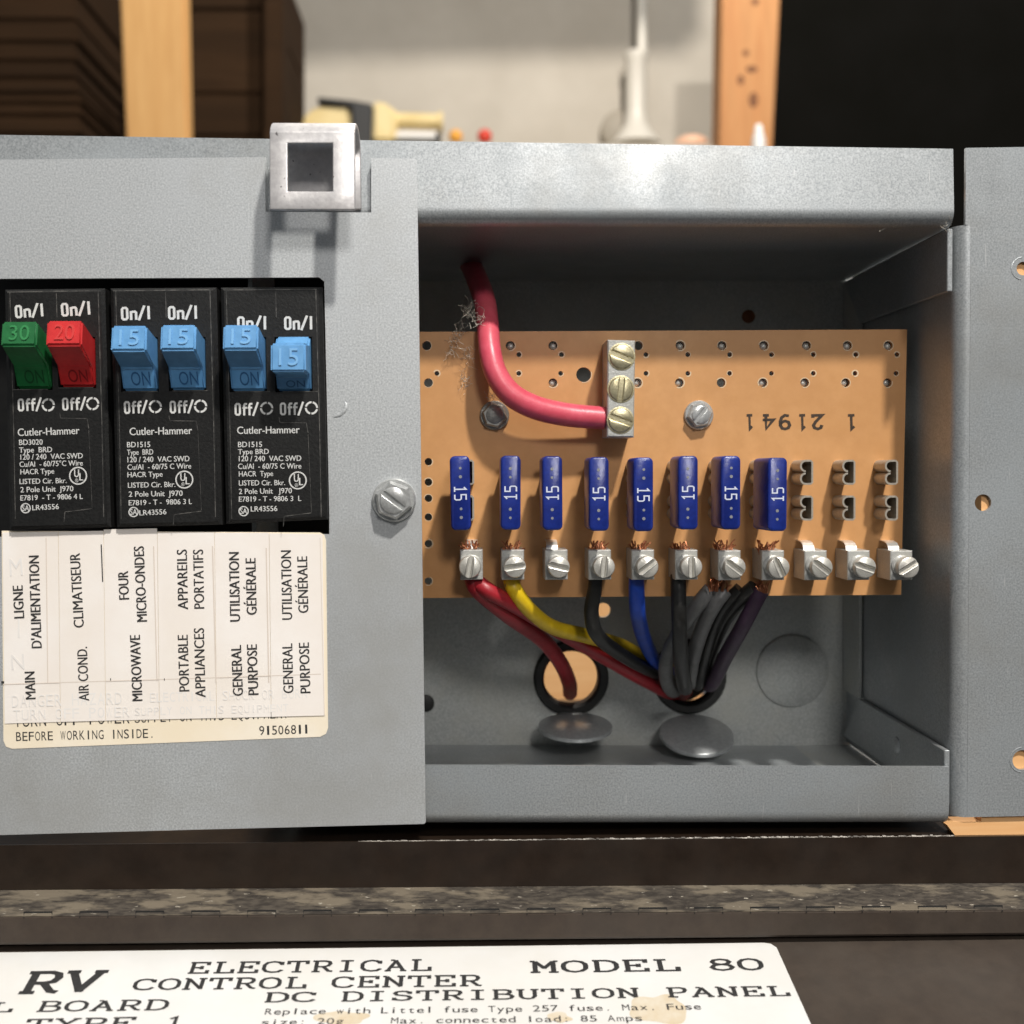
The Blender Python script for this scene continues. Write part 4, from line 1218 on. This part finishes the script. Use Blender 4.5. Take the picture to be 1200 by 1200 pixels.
# door lying open below, hinged at the trim
UPV = (550.0, 248.0)
n_x = Vector((1, 0, -.004)).normalized()
p_l, p_r = P(0, 1116, -.0135), P(1200, 1101, -.0135)
n_x = (p_r - p_l).normalized()
d_away = ray(*UPV).normalized()
n_door = n_x.cross(d_away).normalized()
if n_door.z < 0: n_door = -n_door
O_door = P(600, 1108, -.0150)
def PD(px, py, lift=0.0):
    d = ray(px, py)
    t = (O_door - CAM).dot(n_door) / d.dot(n_door)
    return CAM + d * t + n_door * lift
door = empty("cabinet_door", PD(600, 1190), "dark brown metal door lying open at the bottom, with white label", "door")
bm = bmesh.new()
dp = [PD(-60, 1117) + d_away * .009, PD(1260, 1100) + d_away * .009, PD(1420, 1260), PD(-220, 1260)]
poly_prism(bm, dp, n_door * -.0015)
build("door_panel", bm, M['brown_door'], door)
lp = [(-60, 1117.6), (895, 1105.4), (903, 1106.5), (910, 1111), (958, 1218), (-160, 1218)]
bm = bmesh.new()
poly_prism(bm, [PD(a, b, .00015) for a, b in lp], n_door * -.0001)
M['door_label'] = make_mat("white_door_label", srgb(222, 221, 218), srgb(228, 227, 224), 70, 0.5, big=srgb(218, 213, 203), big_scale=40, big_mix=.4, spots=srgb(150, 140, 128), spot_scale=330, spot_at=.80)
dl = build("door_label", bm, M['door_label'], door)
tag(dl, "white rating label printed in stretched typewriter letters")
M['stain'] = make_mat("tan_stain", srgb(206, 186, 152), srgb(220, 212, 196), 160, 0.55, lo=.3, hi=.7)
for cx, cy, rx, ry, sd in ((772, 1184, 32, 18, 1), (655, 1193, 14, 6, 2), (400, 1194, 28, 9, 3)):
    rg = random.Random(sd)
    ph = [rg.uniform(0, 6.28) for _ in range(5)]
    wob = lambda t: 1 + sum(.11 / (q ** .5) * math.sin((q + 1) * t + ph[q - 1]) for q in range(1, 6))
    pts = [PD(cx + rx * wob(t) * math.cos(t), cy + ry * wob(t) * math.sin(t), .00019) for t in [2 * math.pi * k / 60 for k in range(60)]]
    bm = bmesh.new()
    f = bm.faces.new([bm.verts.new(p) for p in pts])
    f.normal_update()
    if f.normal.z < 0: f.normal_flip()
    build("stain", bm, M['stain'], dl, fix=False)
def door_mapper(x0, y0, x1, y1, h, extra=0.0):
    def m(u, v, lift=0.0):
        x, y = x0 + (x1 - x0) * u, y0 + (y1 - y0) * u
        k = h * v / (y - UPV[1])
        return PD(x + (UPV[0] - x) * k * (1 + extra) , y + (UPV[1] - y) * k, .00024 + lift)
    return m
bm = bmesh.new()
put_stroke(bm, "ELECTRICAL", door_mapper(220, 1141.5, 504, 1138, 12.2), .82)
put_stroke(bm, "MODEL", door_mapper(624, 1140.5, 796, 1138.2, 12.6), .84)
put_stroke(bm, "80", door_mapper(834, 1138, 895, 1137.2, 12.6), .86)
put_stroke(bm, "CONTROL", door_mapper(155, 1161, 357, 1158.6, 12.2), .82)
put_stroke(bm, "CENTER", door_mapper(389, 1158.2, 563, 1156, 12), .82)
put_stroke(bm, "DC", door_mapper(310, 1175.2, 368, 1174.5, 10.6), .84)
put_stroke(bm, "DISTRIBUTION", door_mapper(400, 1174.2, 749, 1169.8, 10.6), .84)
put_stroke(bm, "PANEL", door_mapper(783, 1169.4, 925, 1167.6, 10.6), .84)
put_stroke(bm, "L", door_mapper(-14, 1187, 12, 1186.6, 10.5), .8)
put_stroke(bm, "BOARD", door_mapper(43, 1186.4, 194, 1184.2, 11.5), .8)
put_stroke(bm, "TYPE", door_mapper(28, 1208, 155, 1205.5, 12), .8)
put_stroke(bm, "1", door_mapper(192, 1205, 214, 1204.8, 12), .8)
put_stroke(bm, "RV", door_mapper(22, 1164.5, 113, 1163, 23.5, 0), .95, pitch=4.6)
put_mono(bm, "Replace with Littel fuse Type 257 fuse. Max. Fuse", door_mapper(310, 1190.2, 822, 1184, 7), -.008)
put_mono(bm, "size: 20g", door_mapper(306, 1202.5, 402, 1201, 7), -.008)
put_mono(bm, "Max. connected load: 85 Amps", door_mapper(458, 1200.6, 753, 1197.5, 7), -.008)
for f in bm.faces:
    f.normal_update()
    if f.normal.z < 0: f.normal_flip()
build("lettering", bm, M['black_ink'], dl, fix=False)

# ================================================================== BACKGROUND
def px_box(name, x0, y0, x1, y1, Y, depth, mat, label, cat, x0b=None, x1b=None, bevel=0, kind=None, group=None, parent=None, seg=2):
    """upright block whose front face covers the pixels (x0..x1, y0..y1) at depth Y; x0b/x1b: its lower corners"""
    bm = bmesh.new()
    pts = [P(x0, y0, Y), P(x1, y0, Y), P(x1 if x1b is None else x1b, y1, Y), P(x0 if x0b is None else x0b, y1, Y)]
    poly_prism(bm, pts, (0, depth, 0))
    return tag(build(name, bm, M[mat], parent, bevel=bevel, seg=seg, smooth=seg > 3), label, cat, group, kind)
YWALL = 1.70
px_box("plaster_wall", 250, -160, 1000, 330, YWALL, .05, 'wall', "cream plaster wall behind the box, upper part in shadow", "wall")
px_box("wooden_stud", 138, -60, 216, 330, 1.00, .025, 'stud', "pale wooden stud on the left between the dark brown stacks", "stud", x0b=154.5, x1b=224, bevel=.003)
s2 = px_box("wooden_stud", 848, -60, 917, 330, 1.35, .06, 'stud2', "orange wooden stud with dark knots beside the black area", "stud", x0b=841, x1b=897, bevel=.003)
for px, py, rx, rz in ((883, 117, 5.5, 9), (868, 94, 4, 6), (881, 81, 7, 4), (874, 62, 4, 4), (885, 2, 4, 4)):
    c = P(px, py, 1.3497)
    ps = [Vector((c.x + rx * .00125 * math.cos(t * .5), c.y, c.z + rz * .00125 * math.sin(t * .5))) for t in range(13)]
    bm = bmesh.new()
    bm.faces.new([bm.verts.new(p) for p in ps])
    flat("knot", bm, M['knot'], s2)
px_box("black_cabinet", 885, -80, 1400, 330, 1.415, .25, 'void', "flat black cabinet side filling the top right corner", "cabinet", x0b=875)
# (pixel of a point, for placing things by metres)
# dark stacks of sheets
def stack(name, x0, x1, Y, label, layers, seed, deep):
    t = empty(name, P((x0 + x1) / 2, 330, Y), label, "stack")
    rg = random.Random(seed)
    for (ya, yb) in layers:
        dx = rg.uniform(-4, 4)
        bm = bmesh.new()
        poly_prism(bm, [P(x0, ya, Y), P(x1 + dx, ya + .5, Y), P(x1 + dx, yb - .7, Y), P(x0, yb - .7, Y)], (0, deep, 0))
        build("sheet", bm, M['card'], t, bevel=.003)
    bm = bmesh.new()
    poly_prism(bm, [P(x0 - 10, -60, Y + .05), P(x1 + 6, -60, Y + .05), P(x1 + 6, 330, Y + .05), P(x0 - 10, 330, Y + .05)], (0, deep, 0))
    build("sheet", bm, M['card'], t)
lay = lambda ys: list(zip(ys, ys[1:]))
stack("sheet_stack", -60, 92, 1.15, "stack of dark brown sheets left of the pale stud", lay([-40, -8, 24, 50, 72, 92, 110, 122, 136, 158, 190, 250]), 4, .25)
stack("sheet_stack", 222, 318, 1.20, "stack of dark brown sheets right of the pale stud", lay([-40, 12, 110, 160, 250]), 5, .25)
px_box("brown_post", 308, -60, 331, 330, 1.17, .05, 'card', "thin dark brown post beside the cream wall", "post", bevel=.003)
# ledge that carries the small things (its top hides behind the box)
px_box("work_ledge", 331, 169, 836, 250, 1.40, .299, 'wall', "cream ledge under the tools, hidden behind the box's top edge", "ledge")
# unseen board, added out of view to cast shade on the wall
sh = px_box("shade_board", 250, -660, PXI(.3436, 1.0), PYI(1.081, 1.0), 1.0, .02, 'stud', "unseen pale board added high above the studs to shade the cream wall", "shade board", bevel=.035, seg=6)

# pipe with its flared foot
YPp = 1.65
pipe = empty("drain_pipe", P(745, 169, YPp), "white plastic pipe with a wider sleeve and flared foot", "pipe")
def lathe(bm, px, prof, Y, n=28):
    """prof: (py, radius px)"""
    rings = []
    for py, rp in prof:
        c = P(px, py, Y); rr = rp * (Y - CAM.y) / FPX
        rings.append([bm.verts.new((c.x + rr * math.cos(2 * math.pi * k / n), c.y + rr * math.sin(2 * math.pi * k / n), c.z)) for k in range(n)])
    for a, b in zip(rings, rings[1:]):
        for k in range(n): bm.faces.new((a[k], a[(k + 1) % n], b[(k + 1) % n], b[k]))
    bm.faces.new(rings[0]); bm.faces.new(rings[-1][::-1])
bm = bmesh.new(); lathe(bm, 752, [(-60, 6), (64, 6)], YPp); build("upper_pipe", bm, M['pipe'], pipe, smooth=True)
bm = bmesh.new(); lathe(bm, 745.5, [(60, 9), (63, 14), (68, 14.5), (72, 12.5), (130, 12.5), (146, 14), (157, 20), (165, 27), (170, 29)], YPp); build("flared_sleeve", bm, M['pipe'], pipe, smooth=True)
# grey disc standing in for the round shadow behind the pipe
bm = bmesh.new()
c = P(727, 152, 1.68)
loft(bm, circle(.034, 32, c.x, c.z), [(1.698, 0), (1.68, 0), (1.677, .004)])
tag(build("shadow_disc", bm, M['shadow_grey'], smooth=True), "grey disc painted as a round shadow behind the white pipe", "disc")
# power tool
YTl = 1.46
tool = empty("hand_tool", P(430, 169, YTl), "cream and black hand tool lying on the ledge above the hasp", "tool")
def pbox(px, name, mat, Y, dep, bev):
    bm = bmesh.new(); poly_prism(bm, [P(a, b, Y) for a, b in px], (0, dep, 0)); return build(name, bm, M[mat], tool, bevel=bev, seg=3, smooth=True)
pbox([(371, 122), (411, 122), (411, 170), (352, 170), (352, 140)], "cream_casing", 'tool_cream', YTl + .01, .06, .006)
pbox([(370, 113), (412, 117), (437, 121), (436, 170), (414, 170), (411, 124), (372, 119)], "black_grip", 'tool_black', YTl, .07, .003)
pbox([(435, 117), (458, 121), (466, 134), (462, 166), (435, 166)], "nose", 'tool_cream', YTl + .005, .06, .006)
bm = bmesh.new()
tube(bm, [P(455, 141, YTl + .03), P(517, 143, YTl + .03)], .012, 16)
tube(bm, [P(514, 143, YTl + .03), P(519, 143, YTl + .03)], .0155, 16)
build("barrel", bm, M['tool_cream'], tool, smooth=True)
bm = bmesh.new(); tube(bm, [P(458, 159, YTl + .03), P(512, 160, YTl + .03)], .007, 12); build("rail", bm, M['white_cap'], tool, smooth=True)
bm = bmesh.new(); tube(bm, [P(430, 167, YTl + .02), P(515, 167, YTl + .02)], .004, 12); tube(bm, [P(514, 156, YTl + .02), P(514, 168, YTl + .02)], .004, 10); build("base_rod", bm, M['tool_black'], tool, smooth=True)
def knob(px, py, rp, Y, mat, name, label, cat, flatk=1.0):
    c = P(px, py, Y); rr = rp * (Y - CAM.y) / FPX
    bm = bmesh.new()
    bmesh.ops.create_uvsphere(bm, u_segments=20, v_segments=12, radius=rr, matrix=Matrix.Translation(c) @ Matrix.Diagonal((1, 1, flatk, 1)))
    for v in bm.verts:
        if v.co.z < c.z - rr * .75 * flatk: v.co.z = c.z - rr * .75 * flatk
    tag(build(name, bm, M[mat], smooth=True), label, cat)
knob(568, 160, 8.5, 1.46, 'red_ball', "toy_ball", "small round red thing just right of the orange one", "ball")
knob(534, 160, 8.0, 1.46, 'orange_ball', "toy_ball", "small round orange thing beside the hand tool", "ball")
knob(810, 170, 21, 1.45, 'peach', "plastic_tub", "peach rounded tub low in front of the wall by the stud", "tub", .5)
YN = .90
nz = empty("white_nozzle", P(889, 175, YN), "white nozzle tip poking up before the orange stud", "nozzle")
bm = bmesh.new(); lathe(bm, 889, [(146, 3.0), (149, 4.5), (160, 6.0)], YN, 20); build("tip", bm, M['white_cap'], nz, smooth=True)
bm = bmesh.new(); lathe(bm, 889, [(160, 7.2), (166, 8.2), (230, 9)], YN, 20); build("collar", bm, M['white_cap'], nz, smooth=True)
